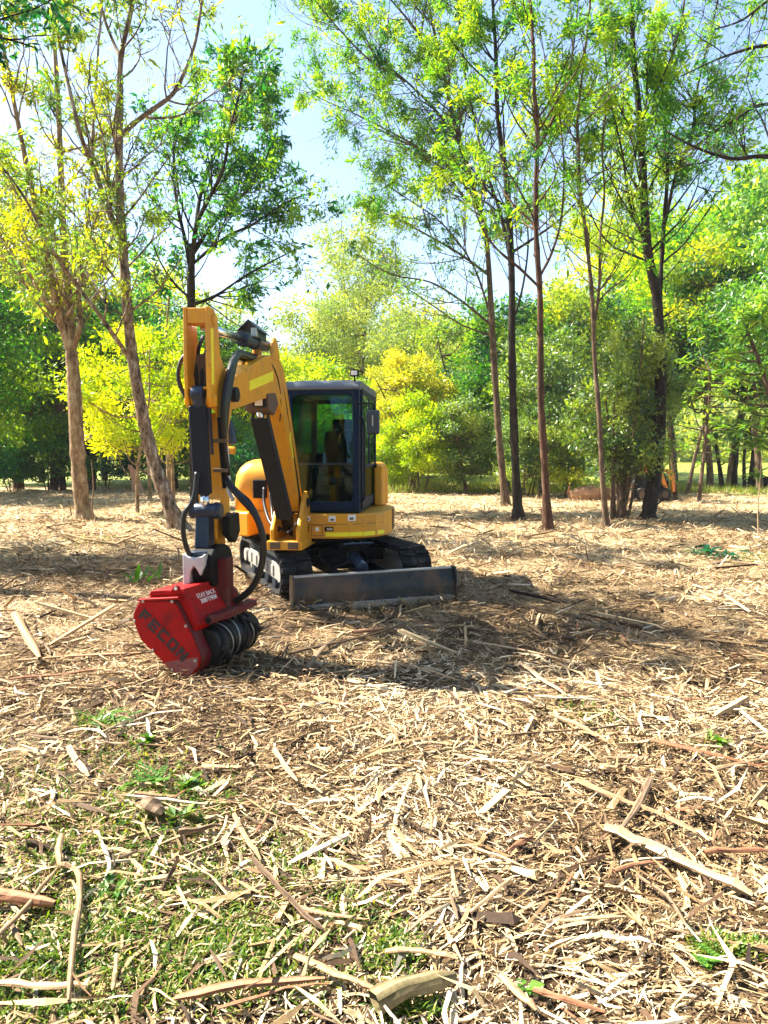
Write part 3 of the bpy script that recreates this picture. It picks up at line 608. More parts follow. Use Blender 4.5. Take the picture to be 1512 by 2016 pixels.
place('low_wattle', gbush, (M['bark_brown'], M['leaf_shrub']), X(1040, 28), 28.0, .85, 4.1, 'low grey green bush behind the reddish trunk', 'bush', 'bushes at the clearing edge')
place('low_wattle', gbush, (M['bark_brown'], M['leaf_olive']), X(1120, 27.5), 27.5, .75, 5.1, 'low olive bush beside the torn log', 'bush', 'bushes at the clearing edge')

# multi-stemmed bushy shrub
Y = yof(1228, 1022); r = np.random.default_rng(5); sts = []
for k in range(15):
    u1 = 1110 + 225 * r.random(); v1 = 590 + 200 * r.random() + abs(u1 - 1225) * .5
    u0 = 1228 + r.normal(0, 12); sts.append(stem([(u0, 1023), (u0 + (u1 - u0) * .25, 930), (u0 + (u1 - u0) * .62, 800), (u1, v1)], (Y + r.normal(0, .15), Y + r.normal(0, .9)), .045, .012, 1.0, dj=.08))
grow('bushy_shrub', 'multi stemmed grey green shrub at the foot of the thick dark trunk', sts, M['bark_brown'], M['leaf_shrub'], 41, basept(1228, 1022), 'shrub', t0=.3, dens=4.2, L1=1.0, sub=4, sub2=2, leaves=20, ll=.09, lw=.042, clump=.12, zmin=.9, tint0=.5, up=.08, shade=.3)
# broad leafed saplings on the right
def sapling(name, label, pxs, Y, r_, whorls, seed, size=.34):
    r = np.random.default_rng(seed); base = (P(*pxs[0], Y).x, Y, 0.0)
    sp = stem(pxs, Y, r_, r_ * .4, 0, ground=True, dj=.05)[0]; w = Wood(); w.tube(sp, np.linspace(r_, r_ * .4, len(sp)), 8); V = []; F = []; T = []; n = 0
    for (u, v) in whorls:
        c = np.array(P(u, v, Y + r.normal(0, .3))); i = int(np.argmin(np.linalg.norm(sp - c, axis=1) + (sp[:, 2] > c[2]) * 3)); w.tube(spline([sp[i], (sp[i] + c) / 2 - UPV * .06, c], 3), np.linspace(r_ * .35, .01, 7), 5)
        for k in range(15):
            a = 2.4 * k + r.random(); el = r.uniform(-.35, .75); d = np.array([math.cos(a) * math.cos(el), math.sin(a) * math.cos(el), math.sin(el)]); sd_ = nrm_(np.cross(d, UPV)); L = size * r.uniform(.65, 1.15); W = L * .26; up_ = np.cross(sd_, d)
            q = [c, c + d * L * .35 + sd_ * W * .5, c + d * L * .75 + sd_ * W * .38 - UPV * L * .10, c + d * L - UPV * L * .28, c + d * L * .75 - sd_ * W * .38 - UPV * L * .10, c + d * L * .35 - sd_ * W * .5, c + d * L * .4 - up_ * W * .16, c + d * L * .75 - up_ * W * .12 - UPV * L * .10]
            V += q; F += [(n, n + 1, n + 6, n + 6), (n + 1, n + 2, n + 7, n + 6), (n + 2, n + 3, n + 7, n + 7), (n, n + 6, n + 5, n + 5), (n + 6, n + 7, n + 4, n + 5), (n + 7, n + 3, n + 4, n + 4)]; T += [r.uniform(.35, 1.0)] * 8; n += 8
    o = empty(name, base); tag(o, label, 'sapling', 'broad leafed saplings'); link('trunk', w.mesh(name + '_trunk', base), o, M['bark_brown'])
    V = np.array(V) - np.array(base); Q = [f for f in F if f[2] != f[3]]; Tr = [f[:3] for f in F if f[2] == f[3]]
    link('crown', np_mesh(name + '_crown', V, Q, Tr, {'tint': np.array(T)}), o, M['leaf_broad'])
r = np.random.default_rng(8)
sapling('broadleaf_sapling', 'broad leafed sapling with pale trunk just right of the thick dark trunk', [(1331, 987), (1326, 930), (1320, 870), (1316, 800), (1320, 720)], yof(1331, 987), .085, [(1318 + r.normal(0, 32), 800 + r.normal(0, 55)) for k in range(20)], 1)
sapling('broadleaf_sapling', 'broad leafed sapling with a straight pale trunk, right of the first sapling', [(1375, 990), (1383, 920), (1390, 850), (1396, 780), (1398, 730)], yof(1375, 990), .075, [(1396 + r.normal(0, 36), 775 + r.normal(0, 50)) for k in range(22)], 2)
sapling('broadleaf_sapling', 'large leafed sapling reaching in from the right edge', [(1560, 1000), (1540, 900), (1515, 780), (1490, 700), (1470, 650)], 17.0, .08, [(1468 + r.normal(0, 34), 690 + r.normal(0, 45)) for k in range(20)] + [(1500 + r.normal(0, 25), 830 + r.normal(0, 50)) for k in range(16)], 3, .38)
sapling('broadleaf_sapling', 'slanted broad leafed sapling between the two pale trunked saplings', [(1353, 973), (1366, 910), (1380, 855), (1392, 810)], yof(1353, 973), .09, [(1400 + r.normal(0, 30), 830 + r.normal(0, 35)) for k in range(14)], 4, .36)
# small trees at the meadow edge on the right
for (u, v, top, rr, lab) in [(1422, 965, [(1418, 930), (1412, 890), (1408, 840)], .11, 'dark thin trunk at the meadow edge, leftmost of four'), (1446, 963, [(1447, 930), (1450, 895), (1448, 850)], .13, 'dark trunk at the meadow edge, second of four from left'), (1466, 966, [(1465, 935), (1465, 900), (1470, 850)], .09, 'thin dark trunk at the meadow edge, third of four from left'), (1478, 966, [(1481, 930), (1484, 890), (1480, 840)], .16, 'thick dark trunk at the meadow edge beside a small pot')]:
    Y = yof(u, v); grow('meadow_edge_tree', lab, [stem([(u, v)] + top, Y, rr, rr * .6, 1.2, ground=True, dj=.05)], M['bark_dark'], M['leaf_broad'], u, basept(u, v), t0=.45, dens=3, L1=1.6, leaves=14, ll=.16, lw=.06, clump=.2, zmin=1.8, tint0=.55, group='small trees at the meadow edge')
# tree that shades part of the foreground from outside the left edge
place('background_tree', dense2, (M['bark_brown'], M['leaf_olive']), -8.9, 12.3, .72, .4, 'olive tree outside the left edge shading the clearing', group='trees beyond the clearing')
# trees behind the camera, seen only as reflections in the cab glass
for i, (x, y, s, k, lab) in enumerate([(-9, -9, 1.0, dense, 'tree left behind the camera, mirrored in the cab glass'), (-3, -13, 1.1, dense2, 'tree behind the camera, mirrored in the cab glass'), (4, -11, 1.0, dense, 'tree right behind the camera, mirrored in the cab glass'), (10, -8, 1.0, dense2, 'tree far right behind the camera, mirrored in the cab door'), (12, 3, .9, dense, 'tree right of the camera, mirrored in the cab door')]):
    place('background_tree', k, (M['bark_brown'], M['leaf_thicket']), x, y, s, i * 1.3, lab, group='trees beyond the clearing')

# far wooded hill
r = np.random.default_rng(9)
xs = np.linspace(-190, 190, 90); ys = np.linspace(75, 260, 40); XX, YY = np.meshgrid(xs, ys)
def hillz(x, y): return np.clip((y - 78) / 60, 0, 1) ** 1.2 * (13 + 5.5 * np.sin(x * .035 + 1.0) + 2.5 * np.sin(x * .11) + np.clip(y - 130, 0, 200) * .06) + .2
ZZ = hillz(XX, YY); V = np.stack([XX, YY, ZZ], -1).reshape(-1, 3); n = len(xs); i = (np.arange(len(ys) - 1)[:, None] * n + np.arange(n - 1)[None]).ravel()
tag(link('hills', np_mesh('hills', V, np.stack([i, i + 1, i + n + 1, i + n], -1), smooth=True), None, M['meadow']), 'low wooded hill far behind the trees', 'hill', kind='structure')
N = 900; cx_ = r.uniform(-80, 80, N); cy_ = 78 + 90 * r.random(N) ** 1.4; cz_ = hillz(cx_, cy_); C = []; T = []; D = []
for a, b_, c in zip(cx_, cy_, cz_):
    R = r.uniform(1.6, 3.2); k = 95; d = nrm_(r.normal(0, 1, (k, 3))); C.append(np.array([a, b_, c + R * .8 + r.random() * 3]) + d * R * np.array([1, 1, 1.15]) * r.uniform(.6, 1.05, (k, 1))); D.append(d); T.append(np.clip(r.normal(.5, .28), 0, 1) + r.normal(0, .1, k))
fo = link('forest', leaf_mesh('forest', np.concatenate(C), np.concatenate(D), np.concatenate(T), .75, .42, r, (0, 0, 0), 0), None, M['leaf_pale'])
tag(fo, 'far off mass of trees covering the hill', 'forest', kind='stuff')
# ------------------------------------------------------------------ mini excavator
YAW = math.radians(6.0); EO = Vector((-0.84, 9.40, 0))
ex = empty('mini_excavator', EO, -YAW)
tag(ex, 'yellow mini excavator with dark blue cab parked in the mulched clearing', 'excavator')
MW = Matrix.Translation(EO) @ Matrix.Rotation(-YAW, 4, 'Z'); W2L = MW.inverted()

# undercarriage: frame from where the two blade ends meet the ground
bl, br = G(577, 1207), G(895, 1181)
e = (br - bl); BW = e.length; e.normalize(); back = Vector((-e.y, e.x, 0)); mid = (bl + br) / 2
def uf(y0): return Matrix(((e.x, back.x, 0, mid.x + back.x * y0), (e.y, back.y, 0, mid.y + back.y * y0), (0, 0, 1, 0), (0, 0, 0, 1)))
UX = W2L @ uf(0.0)         # x along the blade, y away behind the blade, z up
TC = 1.72                   # middle of the tracks behind the blade
def stad(t, r, L):
    """point and outward normal on the track loop at arc length t"""
    per = 4 * L + 2 * math.pi * r; t %= per
    if t < 2 * L: return (-L + t, 2 * r), (0, 1)
    t -= 2 * L
    if t < math.pi * r: a = math.pi / 2 - t / r; return (L + r * math.cos(a), r + r * math.sin(a)), (math.cos(a), math.sin(a))
    t -= math.pi * r
    if t < 2 * L: return (L - t, 0), (0, -1)
    t -= 2 * L; a = -math.pi / 2 - t / r; return (-L + r * math.cos(a), r + r * math.sin(a)), (math.cos(a), math.sin(a))
RT, LT, TW = .235, .93, .36
per = 4 * LT + 2 * math.pi * RT
padme = None
for sx in (-1, 1):
    cx = sx * (BW / 2 - TW / 2 - .015)
    mb = MB(); N = 72; ring = []
    for i in range(N):
        (y, z), (ny_, nz_) = stad(per * i / N, RT, LT)
        ring.append(((y, z), (y - ny_ * .035, z - nz_ * .035)))
    vs = []; fs = []
    for (o_, i_) in ring:
        for (q, w) in ((o_, -1), (o_, 1), (i_, 1), (i_, -1)): vs.append((cx + w * TW / 2, TC + q[0], q[1] + .03))
    for i in range(N):
        a, b_ = 4 * i, 4 * ((i + 1) % N)
        for k in range(4): fs.append((a + k, a + (k + 1) % 4, b_ + (k + 1) % 4, b_ + k))
    mb.add(vs, fs)
    tr = mb.build('track', M['rubber'], ex, UX)
    NP = 46
    for i in range(NP):
        (y, z), (ny_, nz_) = stad(per * (i + .5) / NP, RT, LT)
        T = Vector((0, nz_, -ny_)); R = Matrix(((1, 0, 0), (0, T.y, ny_), (0, T.z, nz_)))
        mb = MB()
        for w in (-1, 1): mb.box((cx + w * .088, TC + y + ny_ * .012 + T.y * w * .012, z + .03 + nz_ * .012 + T.z * w * .012), (.166, .058, .032), R)
        mb.build('track_pad', M['rubber'], tr, UX, .006, 1)
    # frame, idler, sprocket and rollers seen in the open side
    mb = MB(); mb.prism([(-.80, .16), (.80, .16), (.86, .27), (.70, .36), (-.70, .36), (-.86, .27)], lambda a, b_, w: Vector((cx + w, TC + a, b_ + .02)), -.13, .13)
    for k in range(5): mb.box((cx - sx * -.134, TC - .6 + .3 * k, .28), (.03, .10, .12))
    mb.build('track_frame', M['trackframe'], ex, UX, .012)
    for y, nm in ((-LT, 'idler'), (LT, 'sprocket')):
        mb = MB(); mb.cyl((cx - .06, TC + y, RT + .03), (cx + .06, TC + y, RT + .03), RT - .045, n=28); mb.cyl((cx - .15, TC + y, RT + .03), (cx + .15, TC + y, RT + .03), .085, n=18)
        mb.build(nm, M['trackframe'], ex, UX, .006)
    for k in range(4):
        y = TC - .57 + .38 * k; mb = MB(); mb.cyl((cx - .12, y, .115), (cx + .12, y, .115), .075, n=16); mb.build('roller', M['steel'], ex, UX)
mb = MB(); mb.bb(-.62, .62, TC - .42, TC + .42, .30, .48); mb.bb(-.30, .30, TC - .62, TC + .60, .24, .40)
mb.build('undercarriage_frame', M['black'], ex, UX, .02)
mb = MB(); mb.cyl((0, 0, .46), (0, 0, .64), .42, n=40); mb.build('slew_ring', M['black'], ex)
# dozer blade: curved plate
prof = [(0.0, 0.0), (-.03, .06), (-.025, .16), (.0, .25), (.035, .335), (.075, .335), (.045, .24), (.02, .16), (.018, .07), (.03, 0.0)]
mb = MB(); mb.prism(prof, lambda a, b_, w: Vector((w, a, b_ + .015)), -BW / 2 + .012, BW / 2 - .012); bo = mb.build('dozer_blade', M['blade'], ex, UX, .004, 1)
for sx in (-1, 1):
    mb = MB(); mb.prism([(-.045, -.005), (-.055, .12), (-.04, .30), (-.01, .36), (.09, .36), (.10, .2), (.06, 0)], lambda a, b_, w: Vector((sx * BW / 2 + w, a, b_ + .015)), -.011, .011)
    mb.build('end_plate', M['blade'], bo, UX, .004, 1)
mb = MB(); mb.bb(-BW / 2 + .03, BW / 2 - .03, -.052, -.030, .0, .075); mb.build('cutting_edge', M['bright'], bo, UX, .003, 1)
mb = MB(); mb.bb(-BW / 2 + .02, BW / 2 - .02, .03, .09, .346, .368); mb.build('top_rail', M['bright'], bo, UX, .006, 1)
for sx in (-1, 1):
    mb = MB(); mb.prism([(.04, .10), (.04, .27), (1.35, .42), (1.35, .28)], lambda a, b_, w: Vector((sx * (.20 + .16 * (1.35 - a) / 1.35) + w, a, b_)), -.04, .04); mb.build('blade_arm', M['black'], ex, UX, .01)
mb = MB(); mb.cyl((0, .75, .43), (0, .42, .34), .062, n=20); mb.cyl((0, .80, .445), (0, .74, .428), .075, n=20); bc = mb.build('blade_cylinder', M['bluegrey'], ex, UX, .004)
mb = MB(); mb.cyl((0, .42, .34), (0, .10, .25), .034, n=16); mb.build('rod', M['chrome'], bc, UX)
mb = MB(); mb.bb(-.05, .05, .06, .16, .20, .32); mb.bb(-.07, -.04, .03, .18, .18, .34); mb.bb(.04, .07, .03, .18, .18, .34); mb.build('clevis', M['steel'], bc, UX, .006)
mb = MB(); mb.box((0.01, .70, .575), (.36, .20, .022), Matrix.Rotation(math.radians(-16), 3, 'X')); cp = mb.build('cylinder_cover', M['bluegrey'], ex, UX, .006)
for sx in (-1, 1):
    mb = MB(); mb.cyl((.01 + sx * .05, .66, .585), (.01 + sx * .05, .66, .61), .012, n=10); mb.build('bolt', M['bright'], cp, UX)
mb = MB(); mb.bb(-.06, .06, .72, 1.1, .44, .56); mb.build('cover_bracket', M['black'], ex, UX, .01)
for x0, x1 in ((-.12, -.30), (.10, .26)):
    mb = MB(); mb.tube([UX @ Vector(p) for p in spline([(x0, .55, .40), (x0 * 1.6, .75, .34), (x1, .95, .36), (x1 * .9, 1.2, .44)], 6)], .013, 8); mb.build('hydraulic_hose', M['hose'], ex)

# house: skirt below cab
sk = [(-.10, -1.00), (.15, -1.005), (.36, -.99), (.55, -.945), (.70, -.865), (.83, -.74), (.91, -.58), (.95, -.36), (.96, .0), (.94, .45), (.80, .80), (.45, 1.02), (0, 1.09), (-.45, 1.02), (-.80, .80), (-.94, .45), (-.96, .0), (-.95, -.36), (-.90, -.60), (-.80, -.80), (-.66, -.86), (-.62, -.60), (-.14, -.60)]
mb = MB(); mb.prism(sk, lambda a, b_, w: Vector((a, b_, w)), .64, .925); skirt = mb.build('body_skirt', M['yellow'], ex, None, .022, 3)
def front_y(x):
    for (x0, y0), (x1, y1) in zip(sk[:9], sk[1:9]):
        if x0 <= x <= x1: return y0 + (y1 - y0) * (x - x0) / (x1 - x0 + 1e-9)
    return -1.0
def patch(name, x0, x1, z0, z1, mat, off, thick=.006, n=8, par=None):
    """a thin plate that follows the skirt's curved front"""
    mb = MB(); vs = []; xs = np.linspace(x0, x1, n)
    for x in xs:
        yy = front_y(x); s_ = (front_y(x + .02) - front_y(x - .02)) / .04; nn = Vector((s_, -1, 0)).normalized()
        p = Vector((x, yy, 0)) + nn * off; q = Vector((x, yy, 0)) + nn * (off + thick)
        vs += [p + Vector((0, 0, z0)), q + Vector((0, 0, z0)), q + Vector((0, 0, z1)), p + Vector((0, 0, z1))]
    fs = [(4 * i + k, 4 * i + (k + 1) % 4, 4 * i + 4 + (k + 1) % 4, 4 * i + 4 + k) for i in range(n - 1) for k in range(4)] + [(0, 1, 2, 3), (4 * n - 4, 4 * n - 3, 4 * n - 2, 4 * n - 1)]
    mb.add(vs, fs); return mb.build(name, mat, par or ex)
patch('reflective_strip', .28, .905, .668, .715, M['reflect'], -.001, .004, 14, skirt)
patch('panel_seam', -.085, .90, .805, .811, M['brown'], -.002, .0035, 14, skirt)
patch('sticker', .03, .105, .845, .90, M['white'], 0, .003, 3, skirt)
patch('sticker', .315, .395, .84, .905, M['white'], 0, .003, 3, skirt)
patch('sticker', .53, .615, .845, .915, M['white'], 0, .003, 4, skirt)
patch('sticker_print', .335, .375, .85, .872, M['bluegrey'], .0032, .001, 3, skirt)
patch('sticker_print', .55, .59, .858, .885, M['brown'], .0032, .001, 3, skirt)
patch('sticker_print', .05, .09, .86, .877, M['bluegrey'], .0032, .001, 3, skirt)
for k in range(4): patch('grille_slot', -.02, .095, .727 + .02 * k, .738 + .02 * k, M['black'], -.001, .004, 4, skirt)
for x in (.118, .238): patch('hatch_seam', x, x + .006, .675, .80, M['brown'], -.001, .0036, 2, skirt)
for z in (.675, .794): patch('hatch_seam', .118, .244, z, z + .006, M['brown'], -.001, .0036, 3, skirt)
patch('sticker', .165, .205, .73, .775, M['white'], 0, .003, 2, skirt)
patch('latch', .27, .37, .73, .78, M['black'], 0, .006, 4, skirt); patch('latch_plate', .295, .36, .742, .766, M['bright'], .0062, .003, 3, skirt)
mb = MB(); mb.cyl((.14, front_y(.14) - .008, .752), (.14, front_y(.14), .752), .009, n=12); mb.build('lock', M['bright'], skirt)
mb = MB(); mb.cyl((.005, front_y(0) - .006, .885), (.005, front_y(0), .885), .015, n=14); mb.build('plug', M['black'], skirt)
mb = MB(); mb.prism([(x * .93, y * .93) for x, y in sk], lambda a, b_, w: Vector((a, b_, w)), .60, .645); mb.build('deck_plate', M['black'], ex, None, .01)
# rounded cover on the boom side, counterweight behind
def loft(rings):
    n = len(rings[0]); mb = MB(); vs = [p for r_ in rings for p in r_]
    fs = [(i * n + k, i * n + (k + 1) % n, (i + 1) * n + (k + 1) % n, (i + 1) * n + k) for i in range(len(rings) - 1) for k in range(n)]
    mb.add(vs, fs, True); mb.f += [list(range(n))[::-1], [(len(rings) - 1) * n + k for k in range(n)]]; mb.sm += [True, True]; return mb
def rrect(x0, x1, y0, y1, r, z, n=6):
    out = []
    for cx, cy, a0 in ((x1 - r, y1 - r, 0), (x0 + r, y1 - r, 90), (x0 + r, y0 + r, 180), (x1 - r, y0 + r, 270)):
        for k in range(n + 1):
            a = math.radians(a0 + 90 * k / n); out.append(Vector((cx + r * math.cos(a), cy + r * math.sin(a), z)))
    return out
rings = []
for z, ins in ((.93, 0), (1.25, .005), (1.36, .02), (1.44, .055), (1.50, .11), (1.535, .18), (1.545, .24)):
    rings.append(rrect(-.94 + ins, -.27 - ins * .2, -.60 + ins * 1.1, .92 - ins, .16, z))
sc = loft(rings).build('side_cover', M['yellow'], ex)
mb = MB(); mb.bb(-.66, -.50, -.665, -.585, 1.08, 1.30); mb.build('control_box', M['black'], ex, None, .012)
patch2 = MB(); patch2.cyl((-.56, -.612, 1.02), (-.56, -.60, 1.02), .035, n=20); patch2.build('round_decal', M['orange'], sc)
rings = []
for z, ins in ((.93, 0), (1.40, 0), (1.47, .03), (1.50, .08)): rings.append(rrect(-.55 + ins, .80 - ins, .72, 1.06 - ins, .12, z))
loft(rings).build('counterweight', M['yellow'], ex)
mb = MB(); mb.bb(.675, .79, .34, .74, .93, 1.46); mb.build('rear_corner_panel', M['yellow'], ex, None, .03, 3)
mb = MB(); mb.bb(.935, .965, -.10, .10, .66, .92); mb.build('handle_plate', M['brown'], ex, None, .006)

# cab
CX0, CX1, CY0, CY1, CZ0, CZ1 = -.20, .66, -.88, .72, .955, 2.38
mb = MB()
fr = .075
mb.bb(CX0, CX0 + fr, CY0, CY0 + .09, CZ0, CZ1); mb.bb(CX1 - fr - .01, CX1 - .005, CY0, CY0 + .10, CZ0, CZ1)
mb.bb(CX0 + fr, CX1 - fr - .01, CY0 + .002, CY0 + .088, CZ1 - .10, CZ1 - .002); mb.bb(CX0 + fr, CX1 - fr - .01, CY0 + .002, CY0 + .088, CZ0, CZ0 + .10)
mb.bb(CX0, CX0 + .06, CY1 - .10, CY1, CZ0, CZ1); mb.bb(CX1 - .06, CX1, CY1 - .12, CY1, CZ0, CZ1)
mb.bb(CX0 + .004, CX0 + .05, CY0 + .09, CY1 - .10, CZ1 - .08, CZ1 - .004); mb.bb(CX0 + .004, CX0 + .05, CY0 + .09, CY1 - .10, CZ0, 1.60)
mb.bb(CX0 + .06, CX1 - .06, CY1 - .05, CY1 - .002, CZ1 - .10, CZ1 - .004); mb.bb(CX0 + .06, CX1 - .06, CY1 - .05, CY1 - .002, CZ0, 1.62)
mb.bb(CX0 + .01, CX1 - .01, CY0 + .03, CY1 - .01, CZ0 - .028, CZ0 + .03)
frame = mb.build('cab_frame', M['cab'], ex, None, .016, 2)
# corner fillets of the windscreen opening
mb = MB()
for cx, cz, sx, sz in ((CX0 + fr, CZ1 - .10, 1, -1), (CX1 - fr - .01, CZ1 - .10, -1, -1), (CX0 + fr, CZ0 + .10, 1, 1), (CX1 - fr - .01, CZ0 + .10, -1, 1)):
    r_ = .07; poly = [(cx - sx * .003, cz - sz * .003)] + [(cx + sx * (r_ - r_ * math.sin(t)), cz + sz * (r_ - r_ * math.cos(t))) for t in np.linspace(0, math.pi / 2, 7)]
    mb.prism(poly, lambda a, b_, w: Vector((a, w, b_)), CY0 + .006, CY0 + .08)
mb.build('window_corner', M['cab'], frame)
mb = MB(); mb.prism([(CY0 - .025, 2.335), (CY0 - .015, 2.385), (CY0 + .05, 2.43), (CY0 + .16, 2.45), (CY1 - .1, 2.45), (CY1, 2.42), (CY1 + .02, 2.37), (CY1, 2.335)], lambda a, b_, w: Vector((w, a, b_)), CX0 - .012, CX1 + .005)
roof = mb.build('roof', M['roofp'], ex, None, .03, 3)
mb = MB(); mb.bb(CX0 + .10, CX1 - .10, CY0 + .20, CY1 - .2, 2.448, 2.462); mb.build('roof_panel', M['roofp'], roof, None, .006)
def pane(name, x0, x1, y0, y1, z0, z1, par, mat='glass'):
    mb = MB(); mb.bb(x0, x1, y0, y1, z0, z1); return mb.build(name, M[mat], par)
mb = MB(); mb.prism([(CY0 + .020, 1.505), (CY0 + .026, 1.505), (CY0 + .084, CZ1 - .095), (CY0 + .078, CZ1 - .095)], lambda a, b_, w: Vector((w, a, b_)), CX0 + fr - .005, CX1 - fr - .005); mb.build('upper_windscreen', M['glass'], frame)
pane('lower_windscreen', CX0 + fr - .005, CX1 - fr - .005, CY0 + .034, CY0 + .040, CZ0 + .095, 1.485, frame)
mb = MB(); mb.bb(CX0 + fr, CX1 - fr - .01, CY0 + .028, CY0 + .06, 1.482, 1.508); mb.build('windscreen_bar', M['bluegrey'], frame, None, .004)
pane('rear_window', CX0 + .06, CX1 - .06, CY1 - .03, CY1 - .024, 1.62, CZ1 - .10, frame)
pane('side_window', CX0 + .018, CX0 + .024, CY0 + .09, CY1 - .10, 1.60, CZ1 - .08, frame)
# door on the open side: its frame, panes, handle, hinges
mb = MB(); X0, X1 = CX1 - .012, CX1 + .018
mb.bb(X0, X1, CY0 + .105, CY0 + .165, CZ0 + .02, CZ1 - .02); mb.bb(X0, X1, CY1 - .19, CY1 - .125, CZ0 + .02, CZ1 - .02)
mb.bb(X0 + .002, X1 - .002, CY0 + .165, CY1 - .19, CZ1 - .09, CZ1 - .022); mb.bb(X0 + .002, X1 - .002, CY0 + .165, CY1 - .19, CZ0 + .022, CZ0 + .14)
mb.bb(X0 + .002, X1 - .002, CY0 + .165, CY1 - .19, 1.44, 1.485); mb.bb(X0 + .002, X1 - .002, -.10, -.05, 1.485, CZ1 - .09)
door = mb.build('door', M['cab'], ex, None, .010, 2)
pane('door_window', X0 + .012, X0 + .018, CY0 + .165, -.10, 1.485, CZ1 - .09, door); pane('door_window', X0 + .012, X0 + .018, -.05, CY1 - .19, 1.485, CZ1 - .09, door)
pane('door_window', X0 + .012, X0 + .018, CY0 + .165, CY1 - .19, CZ0 + .14, 1.44, door)
mb = MB(); mb.bb(X1, X1 + .035, .30, .42, 1.43, 1.47); mb.build('door_handle', M['black'], door, None, .006)
mb = MB(); mb.tube([Vector(p) for p in spline([(CX1 + .0, CY0 + .03, 1.06), (CX1 + .045, CY0 + .02, 1.12), (CX1 + .05, CY0 + .02, 1.5), (CX1 + .045, CY0 + .02, 1.95), (CX1 + .0, CY0 + .03, 2.02)], 5)], .015, 10); mb.build('grab_rail', M['steel'], ex)
mb = MB(); mb.tube([Vector(p) for p in spline([(CX1 - .02, CY0 + .0, 2.17), (CX1 + .06, CY0 - .05, 2.175), (CX1 + .15, CY0 - .06, 2.17), (CX1 + .165, CY0 - .06, 2.10)], 5)], .010, 8); ma = mb.build('mirror_arm', M['black'], ex)
mb = MB(); mb.bb(CX1 + .085, CX1 + .235, CY0 - .085, CY0 - .045, 1.83, 2.10); mb.build('mirror', M['mirror'], ma, None, .035, 3)
mb = MB(); mb.bb(CX1 + .15, CX1 + .165, CY0 - .098, CY0 - .085, 1.92, 2.04); mb.build('mirror_clamp', M['bright'], ma, None, .004)
mb = MB(); mb.bb(CX1 - .06, CX1 - .03, CY0 - .01, CY0 + .01, 2.14, 2.24); mb.build('mirror_bracket', M['steel'], ma, None, .004)
for x in (CX1 - .06, CX0 - .07):
    mb = MB(); mb.bb(x - .045, x + .045, CY0 - .01, CY0 + .05, 2.485, 2.555); mb.bb(x - .01, x + .01, CY0 + .01, CY0 + .03, 2.42, 2.49)
    for k in range(6): mb.bb(x - .042 + .016 * k, x - .036 + .016 * k, CY0 + .05, CY0 + .07, 2.49, 2.56)
    wl = mb.build('work_light', M['black'], ex, None, .008)
    mb = MB(); mb.bb(x - .033, x + .033, CY0 - .017, CY0 - .0101, 2.495, 2.545); mb.build('lens', M['lamp'], wl, None, .004)
mb = MB(); mb.bb(CX0 - .075, CX0 - .004, CY0 + .02, CY0 + .05, 2.40, 2.44); mb.build('light_bracket', M['black'], ex, None, .004)
# interior
mb = MB(); mb.bb(.00, .48, -.15, .35, 1.22, 1.34); seat = mb.build('seat', M['black'], ex, None, .04, 3)
mb = MB(); mb.box((.24, .38, 1.62), (.46, .12, .58), Matrix.Rotation(math.radians(-10), 3, 'X')); mb.build('backrest', M['black'], seat, None, .05, 3)
mb = MB(); mb.box((.24, .46, 1.98), (.27, .09, .17), Matrix.Rotation(math.radians(-10), 3, 'X')); mb.build('headrest', M['black'], seat, None, .035, 3)
mb = MB(); mb.bb(.05, .43, -.05, .3, .99, 1.22); mb.build('seat_base', M['black'], seat, None, .02)
for x in (-.07, .53):
    mb = MB(); mb.bb(x - .055, x + .055, -.20, .30, 1.0, 1.44); co = mb.build('armrest_console', M['black'], ex, None, .03, 3)
    mb = MB(); mb.tube([(x, -.22, 1.40), (x - .01, -.25, 1.52), (x, -.26, 1.60)], [.014, .012, .024], 10); mb.build('joystick', M['steel'], co)
for x in (.14, .30):
    mb = MB(); mb.tube([(x, -.52, .99), (x, -.55, 1.30), (x, -.56, 1.44)], .011, 8); mb.cyl((x - .035, -.56, 1.45), (x + .035, -.56, 1.45), .014, n=10); mb.build('travel_lever', M['steel'], ex)
    mb = MB(); mb.box((x, -.62, 1.02), (.10, .16, .02), Matrix.Rotation(.3, 3, 'X')); mb.build('pedal', M['steel'], ex, None, .004)
mb = MB(); mb.box((.50, -.62, 1.40), (.14, .05, .10)); mb.build('monitor', M['black'], ex, None, .012)

# boom: a vertical plane from the foot (far) to the arm (near)
BK = (-1.376 + 1.04) / (5.5 - 8.4)
bx = lambda s_: -1.04 + (s_ - 8.4) * BK
bd = Vector((BK, 1, 0)).normalized(); bnorm = Vector((bd.y, -bd.x, 0))
def bp(s_, z, w=0.0): return W2L @ (Vector((bx(s_), s_, z)) + bnorm * w)
def bplate(poly, w0, w1): mb = MB(); mb.prism(poly, lambda a, b_, w: bp(a, b_, w), w0, w1); return mb
def sm(poly, n=4, closed=True):
    q = [np.array(p) for p in poly]; q = [q[-1]] + q + [q[0], q[1]]; out = []
    for i in range(1, len(q) - 2):
        for t in np.arange(n) / n: out.append(tuple(.5 * ((2 * q[i]) + (-q[i - 1] + q[i + 1]) * t + (2 * q[i - 1] - 5 * q[i] + 4 * q[i + 1] - q[i + 2]) * t * t + (-q[i - 1] + 3 * q[i] - 3 * q[i + 1] + q[i + 2]) * t ** 3)))
    return out
